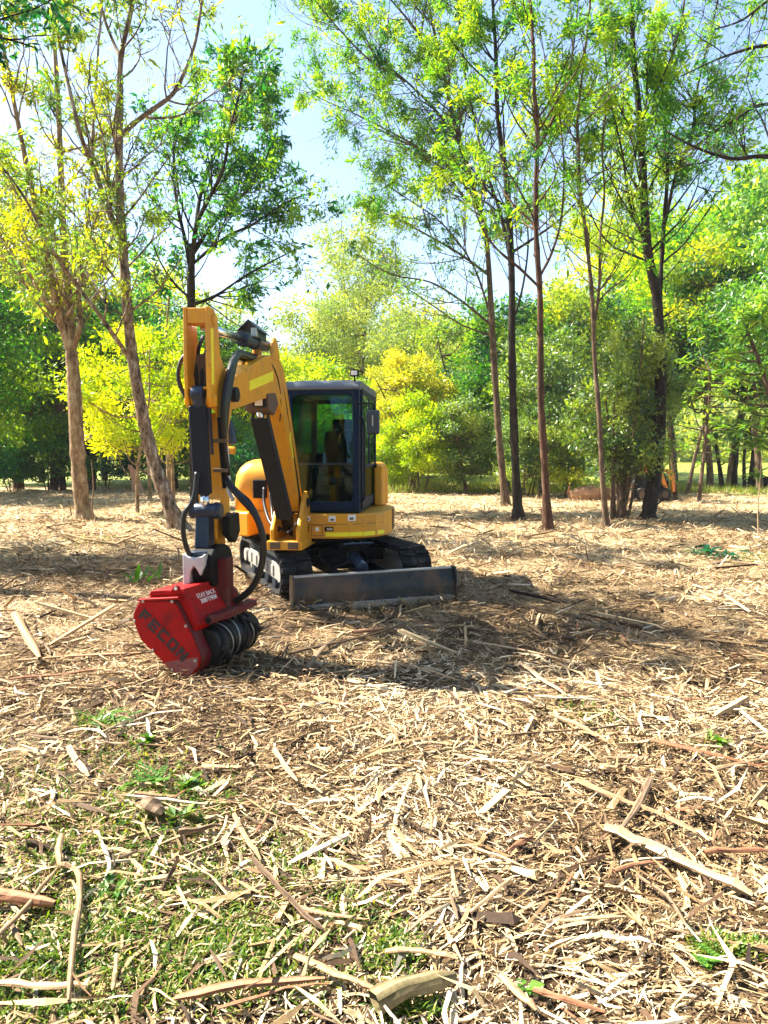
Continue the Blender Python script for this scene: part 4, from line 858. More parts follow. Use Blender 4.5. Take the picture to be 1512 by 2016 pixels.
# swing post
mb = MB()
for w in (-.165, .125): mb.prism([(8.02, .62), (8.02, .78), (8.20, .98), (8.30, 1.14), (8.42, 1.19), (8.52, 1.10), (8.56, .95), (8.66, .80), (8.66, .62)], lambda a, b_, q: bp(a, b_, q), w, w + .045)
mb.prism([(8.00, .56), (8.00, .66), (8.72, .66), (8.72, .56)], lambda a, b_, q: bp(a, b_, q), -.20, .20)
post = mb.build('swing_post', M['yellow'], ex, None, .012, 2)
for w in (-.10, .10):
    mb = bplate([(7.985, .575), (7.985, .65), (8.0, .65), (8.0, .575)], w - .055, w + .055); mb.build('post_pocket', M['brown'], post)
mb = MB(); mb.cyl(bp(8.4, 1.06, -.185), bp(8.4, 1.06, .185), .055, n=20); mb.build('pivot_pin', M['steel'], post, None, .006)
mb = MB(); mb.cyl(bp(8.62, .56), bp(8.62, .98), .10, n=24); mb.build('swing_pin', M['black'], post, None, .01)
mb = bplate([(8.66, .66), (8.66, .90), (8.76, .92), (8.76, .66)], .10, .30); mb.build('swing_bracket', M['yellow'], ex, None, .012)
# boom itself
prof = [(8.47, 1.13), (8.50, 1.05), (8.46, .97), (8.36, .96), (8.28, 1.02), (7.98, 1.46), (7.72, 1.88), (7.56, 2.04), (7.36, 2.12), (7.05, 2.13), (6.55, 2.05), (6.08, 1.97), (5.96, 1.99), (5.90, 2.06), (5.93, 2.15), (6.05, 2.21), (6.5, 2.36), (7.0, 2.51), (7.30, 2.56), (7.55, 2.54), (7.73, 2.42), (7.90, 2.16), (8.18, 1.68)]
boom = bplate(sm(prof, 3), -.095, .095).build('boom', M['yellow'], ex, None, .008, 2)
mb = bplate([(6.48, 2.150), (6.48, 2.235), (7.26, 2.405), (7.26, 2.315)], .094, .0985); mb.build('reflective_strip', M['reflect'], boom)
mb = bplate([(7.90, 1.80), (7.95, 1.86), (8.10, 1.60), (8.05, 1.54)], .094, .0975); mb.build('decal', M['reflect'], boom)
mb = MB(); mb.cyl(bp(6.0, 2.08, -.15), bp(6.0, 2.08, .15), .06, n=20); mb.build('arm_pivot_pin', M['steel'], boom, None, .008)
# boom cylinder bracket with lamp, guarded cylinder in front of the boom
mb = bplate([(7.02, 2.02), (7.02, 2.17), (7.30, 2.20), (7.40, 2.10), (7.24, 1.98)], -.115, .115); br_ = mb.build('cylinder_bracket', M['brown'], boom, None, .012)
mb = bplate([(6.965, 2.045), (6.965, 2.125), (7.02, 2.125), (7.02, 2.045)], -.02, .095); la = mb.build('boom_light', M['black'], boom, None, .008)
mb = bplate([(6.958, 2.055), (6.958, 2.115), (6.965, 2.115), (6.965, 2.055)], 0.0, .075); mb.build('lens', M['lamp'], la, None, .003)
c0, c1 = (8.17, .80), (7.10, 2.02)
def along(t, dn): # point on the cylinder's line, dn off it towards the camera
    s_ = c0[0] + (c1[0] - c0[0]) * t; z = c0[1] + (c1[1] - c0[1]) * t; L = math.hypot(c1[0] - c0[0], c1[1] - c0[1]); return (s_ - (c1[1] - c0[1]) / L * dn, z + (c1[0] - c0[0]) / L * dn)
mb = bplate([along(.12, .075), along(.97, .075), along(.97, .055), along(.12, .055)], -.082, .082); mb.prism([along(.12, .06), along(.97, .06), along(.97, -.03), along(.12, -.03)], lambda a, b_, w: bp(a, b_, w), .070, .0815); mb.prism([along(.12, .06), along(.97, .06), along(.97, -.03), along(.12, -.03)], lambda a, b_, w: bp(a, b_, w), -.0815, -.070)
bcy = mb.build('boom_cylinder_guard', M['steel'], ex, None, .006)
mb = MB(); mb.cyl(bp(*along(0, 0)), bp(*along(.8, 0)), .058, n=20); bcy = mb.build('boom_cylinder', M['black'], ex)
mb = MB(); mb.cyl(bp(*along(.8, 0)), bp(*along(1, 0)), .032, n=16); mb.build('rod', M['chrome'], bcy)
# arm cylinder on top of the boom, its peaked guard
a0, a1 = (7.36, 2.66), (5.68, 2.56)
lp = lambda t, dz=0: (a0[0] + (a1[0] - a0[0]) * t, a0[1] + (a1[1] - a0[1]) * t + dz)
mb = MB(); mb.cyl(bp(*lp(0)), bp(*lp(.44)), .056, n=22); mb.cyl(bp(*lp(.40)), bp(*lp(.46)), .066, n=22); mb.cyl(bp(*lp(.20)), bp(*lp(.25)), .066, n=22); acy = mb.build('arm_cylinder', M['bluegrey'], ex, None, .004)
mb = MB(); mb.cyl(bp(*lp(.46)), bp(*lp(1)), .036, n=18); mb.build('rod', M['chrome'], acy)
mb = MB()
for w in (-1, 1): mb.prism([(6.82, 2.66), (6.82, 2.735), (7.10, 2.75), (7.10, 2.66)], lambda a, b_, q: bp(a, b_ - .0, q), w * .075 - .006, w * .075 + .006)
mb.prism([(0, 0)] * 0 or [(-.105, 2.725), (0, 2.82), (.105, 2.725), (.105, 2.712), (0, 2.805), (-.105, 2.712)], lambda a, b_, q: bp(q, b_, a), 6.78, 7.12)
gd = mb.build('cylinder_roof_guard', M['bluegrey'], ex, None, .003, 1)
mb = bplate([(6.77, 2.66), (6.77, 2.74), (6.82, 2.74), (6.82, 2.66)], .03, .085); mb.build('valve_block', M['bright'], gd, None, .005)
mb = MB()
for w in (-.10, .075): mb.prism([(7.22, 2.52), (7.26, 2.68), (7.34, 2.74), (7.44, 2.70), (7.52, 2.52)], lambda a, b_, q: bp(a, b_, q), w, w + .028)
mb.build('arm_cylinder_bracket', M['yellow'], boom, None, .008)
# arm (stick): two upper plates joined by a cross plate, box below
sprof = [(5.50, 2.68), (5.63, 2.68), (5.70, 2.60), (5.74, 2.36), (5.93, 2.20), (6.05, 2.13), (6.07, 2.04), (6.0, 1.96), (5.90, 1.78), (5.90, 1.30), (5.91, 1.14), (5.86, 1.08), (5.78, 1.10), (5.75, 1.2), (5.68, 1.9), (5.62, 1.98), (5.54, 1.95), (5.50, 2.02), (5.49, 2.3)]
mb = MB()
for w in (-.098, .070): mb.prism(sprof, lambda a, b_, q: bp(a, b_, q), w, w + .028)
mb.prism([(5.505, 2.56), (5.505, 2.672), (5.625, 2.672), (5.625, 2.56)], lambda a, b_, q: bp(a, b_, q), -.07, .07)
mb.prism([(5.77, 1.25), (5.72, 1.80), (5.76, 1.92), (5.84, 1.92), (5.88, 1.80), (5.88, 1.25)], lambda a, b_, q: bp(a, b_, q), -.07, .07)
mb.prism([(5.505, 2.08), (5.505, 2.10), (5.66, 2.10), (5.66, 2.08)], lambda a, b_, q: bp(a, b_, q), -.07, .07)
stick = mb.build('arm', M['yellow'], ex, None, .006, 2)
mb = bplate([(5.535, 2.12), (5.535, 2.53), (5.585, 2.53), (5.585, 2.12)], .097, .101); mb.build('reflective_strip', M['reflect'], stick)
for z0, z1 in ((1.78, 1.87),): bplate([(5.80, z0), (5.80, z1), (5.845, z1), (5.845, z0)], .0985, .1005).build('emblem', M['white'], stick)
for k in range(11):
    if k == 4: continue
    z1 = 1.745 - .031 * k; s0 = 5.815 + .003 * k
    mb = MB()
    for q in range(3):
        mb.prism([(s0 + .011 * (q % 2), z1 - .007 * q - .005), (s0 + .011 * (q % 2), z1 - .007 * q), (s0 + .024 + .004 * (k % 2), z1 - .007 * q), (s0 + .024 + .004 * (k % 2), z1 - .007 * q - .005)], lambda a, b_, w: bp(a, b_, w), .0985, .1003)
    mb.build('lettering', M['white'], stick)
for s_, z in ((5.60, 2.60), (5.58, 2.0)):
    mb = MB(); mb.cyl(bp(s_, z, -.115), bp(s_, z, .115), .045, n=18); mb.build('pin', M['yellow'], stick, None, .006)
for w, z1 in ((-.035, 2.50), (.0, 2.42), (.03, 2.54)):  # dark tubes added to stand for the shade inside the arm channel
    mb = MB(); mb.tube([bp(5.62, 1.98, w), bp(5.60, 2.2, w * 1.3), bp(5.64, z1 - .1, w), bp(5.74, z1, w)], .016, 8); mb.build('inner_hose', M['hose'], stick)
mb = bplate([(5.60, 2.11), (5.60, 2.34), (5.66, 2.36), (5.66, 2.11)], -.05, .05); mb.build('inner_bracket', M['brown'], stick, None, .01)
# bucket cylinder with its grey guard, in front of the arm
mb = bplate([(5.50, 1.96), (5.585, 1.96), (5.655, 1.30), (5.57, 1.30)], -.074, .050); bg_ = mb.build('bucket_cylinder_guard', M['steel'], ex, None, .014, 3)
mb = bplate([(5.56, 1.95), (5.61, 1.95), (5.655, 1.60), (5.61, 1.60)], .053, .066); mb.build('side_tube', M['bluegrey'], bg_, None, .005)
mb = MB(); mb.cyl(bp(5.55, 1.95), bp(5.53, 2.06), .05, n=18); mb.cyl(bp(5.535, 2.05, -.045), bp(5.535, 2.05, .045), .062, n=20); mb.build('cylinder_eye', M['bluegrey'], bg_, None, .005)
mb = MB(); mb.cyl(bp(5.615, 1.30), bp(5.625, 1.19), .034, n=16); mb.build('rod', M['chrome'], bg_)
mb = MB(); mb.cyl(bp(5.63, 1.175, -.11), bp(5.63, 1.175, .125), .056, n=24); mb.cyl(bp(5.63, 1.175, -.115), bp(5.63, 1.175, -.085), .064, n=24); mb.cyl(bp(5.63, 1.175, .07), bp(5.63, 1.175, .10), .064, n=24); mb.cyl(bp(5.575, 1.175, 0), bp(5.58, 1.175, 0.001), .02, n=10)
lk = mb.build('link_pin_tube', M['bluegrey'], ex, None, .005)
mb = bplate([(5.60, 1.14), (5.56, .90), (5.60, .86), (5.72, .86), (5.72, 1.14)], -.07, .035); mb.build('bucket_link', M['bluegrey'], ex, None, .008)
mb = bplate([(5.74, 1.14), (5.72, .95), (5.80, .84), (5.92, .86), (5.93, 1.12)], -.055, .055); mb.build('arm_nose', M['yellow'], ex, None, .01)
mb = MB(); mb.cyl(bp(5.83, 1.10, -.13), bp(5.83, 1.10, .14), .045, n=18); mb.build('nose_pin', M['brown'], ex, None, .006)
mb = bplate([(5.70, 1.12), (5.70, .98), (5.86, .90), (5.98, .98), (5.96, 1.14)], .10, .16); mb.build('side_link', M['black'], ex, None, .012)
# quick hitch: worn cast yoke over a dark body
mb = bplate(sm([(5.50, .86), (5.62, .90), (5.80, .90), (5.93, .84), (5.96, .72), (5.90, .60), (5.72, .62), (5.55, .60), (5.47, .72)], 2), -.075, .10); qh = mb.build('quick_hitch', M['black'], ex, None, .014, 2)
mb = MB(); W = np.linspace(-.10, .045, 9); poly = [(w, .865 - .035 * math.cos((w + .027) / .072 * math.pi / 2)) for w in W]; poly = [(-.105, .70), (-.115, .62), (-.055, .66), (-.045, .74), (-.027, .775), (-.008, .74), (.005, .66), (.055, .74)] [::1] + [(.06, .865)] + poly[::-1] + [(-.115, .865)]
mb.prism([(-.115, .865), (-.115, .62), (-.062, .645), (-.055, .735), (-.03, .775), (-.005, .745), (.02, .70), (.055, .78), (.062, .87), (.03, .845), (-.02, .835), (-.075, .845)], lambda a, b_, q: bp(q, b_, a), 5.435, 5.51); mb.build('hitch_yoke', M['cast'], qh, None, .008)
mb = MB(); mb.cyl(bp(5.56, .845, -.025), bp(5.56, .875, -.025), .085, n=24); mb.build('hitch_cup', M['bluegrey'], qh, None, .004)

# hoses and pipes, each its own part
def hose(pts, r=.017, name='hydraulic_hose', mat='hose'):
    """pts: photograph pixel and depth"""
    q = spline([tuple(P(u, v, Y)) for u, v, Y in pts], 7)
    mb = MB(); mb.tube([W2L @ Vector(p) for p in q], r, 10); return mb.build(name, M[mat], ex)
hose([(375, 690, 5.62), (358, 708, 5.60), (351, 735, 5.58), (356, 762, 5.58), (370, 788, 5.58), (382, 815, 5.66)], .017)
hose([(388, 930, 5.52), (384, 968, 5.50), (376, 992, 5.48), (363, 1012, 5.46), (361, 1050, 5.46), (370, 1085, 5.48), (384, 1112, 5.52)], .019)
hose([(442, 940, 5.74), (458, 962, 5.70), (478, 985, 5.66), (503, 1015, 5.64), (517, 1055, 5.64), (517, 1100, 5.66), (506, 1140, 5.68), (486, 1168, 5.70), (452, 1190, 5.72)], .026)
hose([(446, 945, 5.78), (470, 970, 5.76), (492, 990, 5.74), (512, 1030, 5.72), (521, 1075, 5.72), (514, 1120, 5.74), (498, 1152, 5.76), (462, 1185, 5.78)], .018)
hose([(405, 1150, 5.80), (412, 1168, 5.78), (425, 1190, 5.76), (436, 1200, 5.74)], .015)
# bundle from the boom over to the arm
for k in range(5):
    du = 4.5 * k; dv = 3 * k
    hose([(530 - du, 716 - dv, 7.2), (500 - du, 708 - dv, 6.9), (478 - du * .3, 700 - dv * .6, 6.45), (464 + du * .2, 704 - dv * .4, 6.08 + .02 * k), (455 + du * .4, 722 - dv * .4, 5.85 + .03 * k), (446 + du * .5, 750, 5.70 + .03 * k), (440 + du * .45, 790, 5.63 + .02 * k), (439 + du * .3, 832, 5.63 + .02 * k), (442, 880, 5.68), (446 + k, 935, 5.74)], .022)
hose([(550, 775, 7.55), (543, 740, 7.4), (530, 716, 7.2), (508, 708, 7.0), (482, 697, 6.6), (466, 697, 6.3), (455, 715, 6.1), (446, 755, 5.95), (440, 800, 5.85), (438, 850, 5.8)], .020)
hose([(545, 735, 7.56), (520, 724, 7.25), (490, 712, 6.9), (467, 705, 6.6)], .014, 'steel_pipe', 'bluegrey')
hose([(590, 990, 8.35), (578, 905, 8.1), (567, 840, 7.9), (560, 790, 7.75), (549, 740, 7.58), (537, 712, 7.4)], .020)
hose([(585, 960, 8.3), (574, 880, 8.05), (563, 810, 7.8), (556, 770, 7.7), (545, 728, 7.5), (528, 706, 7.3)], .016)
hose([(551, 830, 7.62), (553, 795, 7.55), (548, 782, 7.5), (531, 778, 7.4), (528, 792, 7.3), (524, 815, 7.22)], .006, 'lamp_cable')
hose([(433, 822, 5.62), (436, 870, 5.66), (440, 920, 5.70), (443, 960, 5.74)], .022, 'steel_pipe', 'black')
hose([(446, 880, 5.74), (450, 930, 5.75), (450, 965, 5.72), (459, 985, 5.7)], .015, 'steel_pipe', 'cast')
for v in (868, 926): mbp = P(434, v, 5.66); mb = MB(); mb.box(W2L @ mbp, (.10, .06, .028)); mb.build('pipe_clamp', M['brown'], ex, None, .004)
hose([(520, 960, 8.7), (520, 990, 8.6), (530, 1025, 8.4), (548, 1045, 8.2)], .018); hose([(532, 970, 8.6), (535, 1000, 8.5), (540, 1030, 8.3), (560, 1045, 8.15)], .016); hose([(590, 1000, 8.5), (584, 1030, 8.2), (566, 1050, 8.05)], .014)
# side stay hanging behind the arm
mb = MB(); mb.bb(-.55, -.52, -.9, -.88, 1.2, 1.24)
hose([(446, 830, 6.6), (452, 850, 6.6), (456, 875, 6.6)], .05, 'swivel_block', 'bluegrey')
hose([(441, 885, 6.5), (452, 886, 6.5), (463, 887, 6.5)], .035, 'swivel_bracket', 'yellow')

# ------------------------------------------------------------------ mulcher head
axd = Vector((.30, .954, 0)).normalized(); hp = Vector((axd.y, -axd.x, 0))     # drum axis; across the side plate
px = [(275, 1180), (341, 1181), (350, 1190), (377, 1245), (395, 1285), (398, 1298), (394, 1315), (383, 1330), (376, 1336), (348, 1336), (335, 1321), (316, 1300), (298, 1282), (276, 1260), (266, 1236), (259, 1216), (262, 1203), (270, 1186)]
base = G(362, 1338) ; base.z = 0.0
mh = empty('mulcher_head', base, 0)
tag(mh, 'red forestry mulcher head with black drum lettered FECON hanging on the arm', 'mulcher')
def mloc(u, v): p = onplane(u, v, base, axd) - base; return (p.dot(hp), p.z)
out = [mloc(*q) for q in px]
ml = lambda a, b_, w: hp * a + Vector((0, 0, b_)) + axd * w
cx_, cz_ = np.mean([q[0] for q in out]), np.mean([q[1] for q in out])
mb = MB(); mb.prism(out, ml, .012, .135); case = mb.build('side_case', M['redworn'], mh, None, .010, 2)
ins = [(cx_ + (a - cx_) * .955, cz_ + (b_ - cz_) * .955) for a, b_ in out]
mb = MB(); mb.prism(ins, ml, -.004, .011); plate = mb.build('side_plate', M['red'], mh, None, .003, 1)
mb = MB(); tl, tr_ = mloc(272, 1182), mloc(352, 1176); mb.prism([(tl[0], tl[1] - .006), (tl[0] + .01, tl[1] + .012), (tr_[0], tr_[1] + .004), (tr_[0], tr_[1] - .015)], ml, -.012, .05); mb.build('top_lip', M['red'], mh, None, .003, 1)
for q in ((283, 1184), (340, 1184), (266, 1222), (302, 1280), (386, 1300), (367, 1232), (340, 1318)):
    a, b_ = mloc(*q); mb = MB(); mb.cyl(ml(a, b_, -.014), ml(a, b_, -.003), .010, n=10); mb.build('bolt', M['bright'], plate)
# dirt-scraped foot
lo = [(cx_ + (a - cx_) * .93, cz_ + (b_ - cz_) * .93) for a, b_ in [mloc(*q) for q in ((325, 1306), (396, 1296), (394, 1315), (383, 1330), (376, 1336), (348, 1336), (335, 1321))]]
mb = MB(); mb.prism(lo, ml, -.0065, -.002); mb.build('scraped_foot', paint('scraped_foot', (.17, .03, .03), .6, 0, (.24, .19, .14), .95, 7), plate)
# FECON, letters set along the plate's long axis
L0 = Vector(mloc(280, 1204)); L1 = Vector(mloc(372, 1297)); ld = (L1 - L0).normalized(); lu = Vector((-ld.y, ld.x))
if lu.y < 0: lu = -lu
GL = {'F': [(0, 0, .28, 1), (.28, .74, 1, 1), (.28, .38, .80, .62)], 'E': [(0, 0, .28, 1), (.28, .76, 1, 1), (.28, .38, .9, .62), (.28, 0, 1, .24)],
      'C': [(0, 0, .28, 1), (.28, .76, 1, 1), (.28, 0, 1, .24)], 'O': [(0, 0, .27, 1), (.73, 0, 1, 1), (.27, .78, .73, 1), (.27, 0, .73, .22)], 'N': [(0, 0, .27, 1), (.73, 0, 1, 1), (.27, .45, .50, .95), (.50, .05, .73, .55)]}
tot = (L1 - L0).length; lw = tot / 5 * .80; lh = .090
org = L0 - lu * lh * .62
for i, ch in enumerate('FECON'):
    mb = MB(); o2 = org + ld * (tot / 5 * i)
    for (x0, y0, x1, y1) in GL[ch]:
        q = [o2 + ld * (x * lw) + lu * (y * lh) for x, y in ((x0, y0), (x1, y0), (x1, y1), (x0, y1))]
        mb.prism([(p.x, p.y) for p in q], ml, -.0065, -.0035)
    mb.build('letter', M['letter'], plate)
# hood behind the case: lower on the ground side, flat lid with lifting eye, lettered flank
MWID = .80
hd = [mloc(*q) for q in ((283, 1186), (290, 1171), (298, 1163), (356, 1160), (362, 1182), (388, 1232), (380, 1246), (330, 1250), (272, 1222))]
mb = MB(); mb.prism(hd, ml, .04, MWID - .12); hood = mb.build('hood', M['red'], mh, None, .010, 2)
lid = [mloc(*q) for q in ((288, 1174), (294, 1164), (360, 1160), (362, 1170))]
mb = MB(); mb.prism(lid, ml, .02, .35); lidm = mb.build('lid', M['red'], mh, None, .006, 2)
ea = [mloc(*q) for q in ((330, 1166), (336, 1161), (340, 1154), (345, 1152), (350, 1154), (353, 1161), (360, 1165))]
mb = MB(); mb.prism(ea, ml, .008, .022); eye = mb.build('lifting_eye', M['red'], mh, None, .003, 1)
a, b_ = mloc(344.5, 1159); mb = MB(); mb.cyl(ml(a, b_, .006), ml(a, b_, .0245), .013, n=14); mb.build('eye_hole', M['white'], eye)
def text(body, size, mat, par, origin, xdir, ydir, name):
    cu = bpy.data.curves.new(name, 'FONT'); cu.body = body; cu.size = size; cu.align_x = 'CENTER'; cu.space_line = .9; cu.extrude = .0008; cu.offset = .0003
    to = bpy.data.objects.new('tmp', cu); COL.objects.link(to); bpy.context.view_layer.update()
    me = bpy.data.meshes.new_from_object(to.evaluated_get(bpy.context.evaluated_depsgraph_get())); bpy.data.objects.remove(to)
    xd = xdir.normalized(); zd = xd.cross(ydir).normalized(); yd = zd.cross(xd)
    R = Matrix(((xd.x, yd.x, zd.x, origin.x), (xd.y, yd.y, zd.y, origin.y), (xd.z, yd.z, zd.z, origin.z), (0, 0, 0, 1)))
    me.transform(R); me.materials.clear(); me.materials.append(mat); me.name = name
    return link(name, me, par)
h1, h2 = mloc(362, 1182), mloc(388, 1232)     # flank edge of the hood: from its top to its bar
fd = Vector((h1[0] - h2[0], h1[1] - h2[1])).normalized(); up3 = hp * fd.x + Vector((0, 0, fd.y)); nrm = axd.cross(up3).normalized()
if nrm.dot(hp) < 0: nrm = -nrm
f0 = mloc(356, 1160)
# the upper flank runs from f0 to h1; lettering sits on the long flank just below the lid
mid_ = Vector((h1[0], h1[1])) + (Vector((h2[0], h2[1])) - Vector((h1[0], h1[1]))) * .10
text('STAY BACK\n300FT/90M', .049, M['white'], hood, ml(mid_.x, mid_.y, .29) + nrm * .003, axd, up3, 'warning_lettering')
# push bar along the open side, ending in a pipe
b0 = mloc(392, 1228)
mb = MB(); mb.prism([(b0[0] - .035, b0[1] + .03), (b0[0] + .03, b0[1] + .022), (b0[0] + .035, b0[1] - .03), (b0[0] - .02, b0[1] - .035)], ml, .15, MWID + .02); bar = mb.build('push_bar', M['redworn'], mh, None, .008, 2)
mb = MB(); mb.cyl(ml(b0[0] + .005, b0[1], .115), ml(b0[0] + .005, b0[1], .20), .033, n=18); mb.build('bar_end_pipe', M['redworn'], bar, None, .004); mb = MB(); mb.cyl(ml(b0[0] + .005, b0[1], .1135), ml(b0[0] + .005, b0[1], .117), .022, n=16); mb.build('pipe_bore', M['black'], bar)
# drum with rings and teeth
dc = mloc(374, 1283); DR = .170
dcx, dcz = dc[0] + .02, max(dc[1], DR + .015)
mb = MB(); mb.cyl(ml(dcx, dcz, .14), ml(dcx, dcz, MWID - .02), DR - .032, n=32); drum = mb.build('drum', M['drum'], mh, None, .004)
for k in range(7):
    w = .19 + .083 * k; ring = MB()
    q = []
    for j in range(41):
        t = 2 * math.pi * j / 40; q.append(ml(dcx + (DR - .014) * math.cos(t), dcz + (DR - .014) * math.sin(t), w + .035 * math.sin(t * 1.0 + k * 1.7)))
    ring.tube(q, .0045 if k % 2 else .012, 6, False); ring.build('depth_ring', M['bright'] if k % 2 else M['drum'], drum)
for k in range(24):
    t = k * 2.399; w = .17 + (k * .237 % 1) * .55; c_ = ml(dcx + DR * .95 * math.cos(t), dcz + DR * .95 * math.sin(t), w)
    R = Matrix.Rotation(t, 3, axd); mb = MB(); mb.box(c_, (.045, .045, .04), R); mb.build('tooth', M['drum'], drum, None, .006, 1)
fo = [(cx_ + (a - cx_) * .92 + .03, cz_ + (b_ - cz_) * .92) for a, b_ in out if True]
mb = MB(); mb.prism(fo, ml, MWID - .03, MWID + .01); mb.build('far_side_plate', M['redworn'], mh, None, .006)
# ears up to the hitch, backing plate
bq = lambda u, v, Y: P(u, v, Y) - base
for (u0, v0, u1, v1, ww, nm) in ((398, 1098, 402, 1165, .10, 'ear'), (441, 1100, 440, 1196, .115, 'ear')):
    t_, l_ = bq(u0, v0, 5.66), bq(u1, v1, 5.66); mb = MB()
    R = Matrix.Rotation(math.radians(-4), 3, 'Z'); mb.box((t_ + l_) / 2, (ww, .16, (t_ - l_).length + .02), R); mb.build(nm, M['redworn'], mh, None, .012, 2)
pl = bq(432, 1203, 5.62); mb = MB(); mb.box(pl, (.30, .34, .05), Matrix.Rotation(math.radians(-17), 3, 'Z')); mb.build('mount_plate', M['redworn'], mh, None, .01, 2)
# ------------------------------------------------------------------ machine parked behind the shrub, torn log, pot
Y = 25.5; p0 = P(1270, 982, Y); om = empty('compact_loader', (p0.x, Y, float(gz(p0.x, Y))), math.radians(12)); om.scale = (.86, .86, .86)
tag(om, 'small orange compact loader half hidden behind the bushy shrub', 'loader')
mb = MB(); mb.prism([(-.75, .30), (-.80, .75), (-.55, 1.05), (.55, 1.10), (.78, .9), (.80, .30)], lambda a, b_, w: Vector((a, w, b_)), -.42, .42); mb.build('body', M['black'], om, None, .04)
for s_ in (-1, 1):
    mb = MB(); mb.prism([(-.95, 1.16), (-.95, 1.28), (.70, 1.30), (.88, 1.18), (.95, .85), (.98, .40), (.86, .36), (.82, .82), (.70, 1.12), (.55, 1.17)], lambda a, b_, w: Vector((a, w + s_ * .50, b_)), -.06, .06); mb.build('lift_arm', M['orange'], om, None, .02)
    mb = MB(); mb.prism([(.25, 1.16), (.42, 1.16), (.72, .42), (.60, .38)], lambda a, b_, w: Vector((a, w + s_ * .49, b_)), -.04, .04); mb.build('lift_strut', M['orange'], om, None, .01)
    for x in (-.5, .5):
        mb = MB(); mb.cyl((x, s_ * .40, .28), (x, s_ * .62, .28), .28, n=22); w = mb.build('wheel', M['rubber'], om, None, .03); mb = MB(); mb.cyl((x, s_ * .62, .28), (x, s_ * .63, .28), .14, n=16); mb.build('rim', M['brown'], w)
mb = MB(); mb.bb(-.1, .35, -.3, .3, 1.12, 1.45); mb.build('engine_hood', M['red'], om, None, .08, 3)
mb = MB(); mb.bb(-.98, -.86, -.6, .6, .15, .75); mb.build('bucket', M['brown'], om, None, .03)
Y = 26.5; p0 = P(1168, 978, Y); mb = MB(); r = random.Random(3)
pts = [Vector((-.85, 0, .22)), Vector((-.4, .05, .26)), Vector((.1, 0, .28)), Vector((.55, .1, .24)), Vector((.95, .1, .2))]
mb.tube(pts, [.20, .30, .33, .26, .10], 9, True, False)
for k in range(9):
    a = r.uniform(-2.2, .2); q = pts[0] + Vector((r.uniform(-.1, 1.6), r.uniform(-.1, .1), .05)); mb.tube([q, q + Vector((math.cos(a) * .4, -.1, abs(math.sin(a)) * .35)), q + Vector((math.cos(a) * .7, -.15, abs(math.sin(a)) * .35 - .05))], [.05, .03, .012], 5)
lg = mb.build('torn_log', paint('torn_log', (.32, .17, .09), .8, 0, (.10, .06, .04), .8, 4), None); lg.location = (p0.x, Y, float(gz(p0.x, Y)) - .06); tag(lg, 'torn brown log with roots left of the bushy shrub', 'log')
p0 = G(1483, 966); mb = MB(); mb.tube([(0, 0, 0), (0, 0, .55), (0, 0, .6)], [.26, .36, .38], 16); mb.tube([(0, 0, .56), (0, 0, .62)], [.39, .39], 16)
pt = mb.build('plant_pot', M['black'], None); pt.location = (p0.x + .1, p0.y - .4, float(gz(p0.x, p0.y))); tag(pt, 'dark plant pot at the meadow edge near the right side', 'pot')

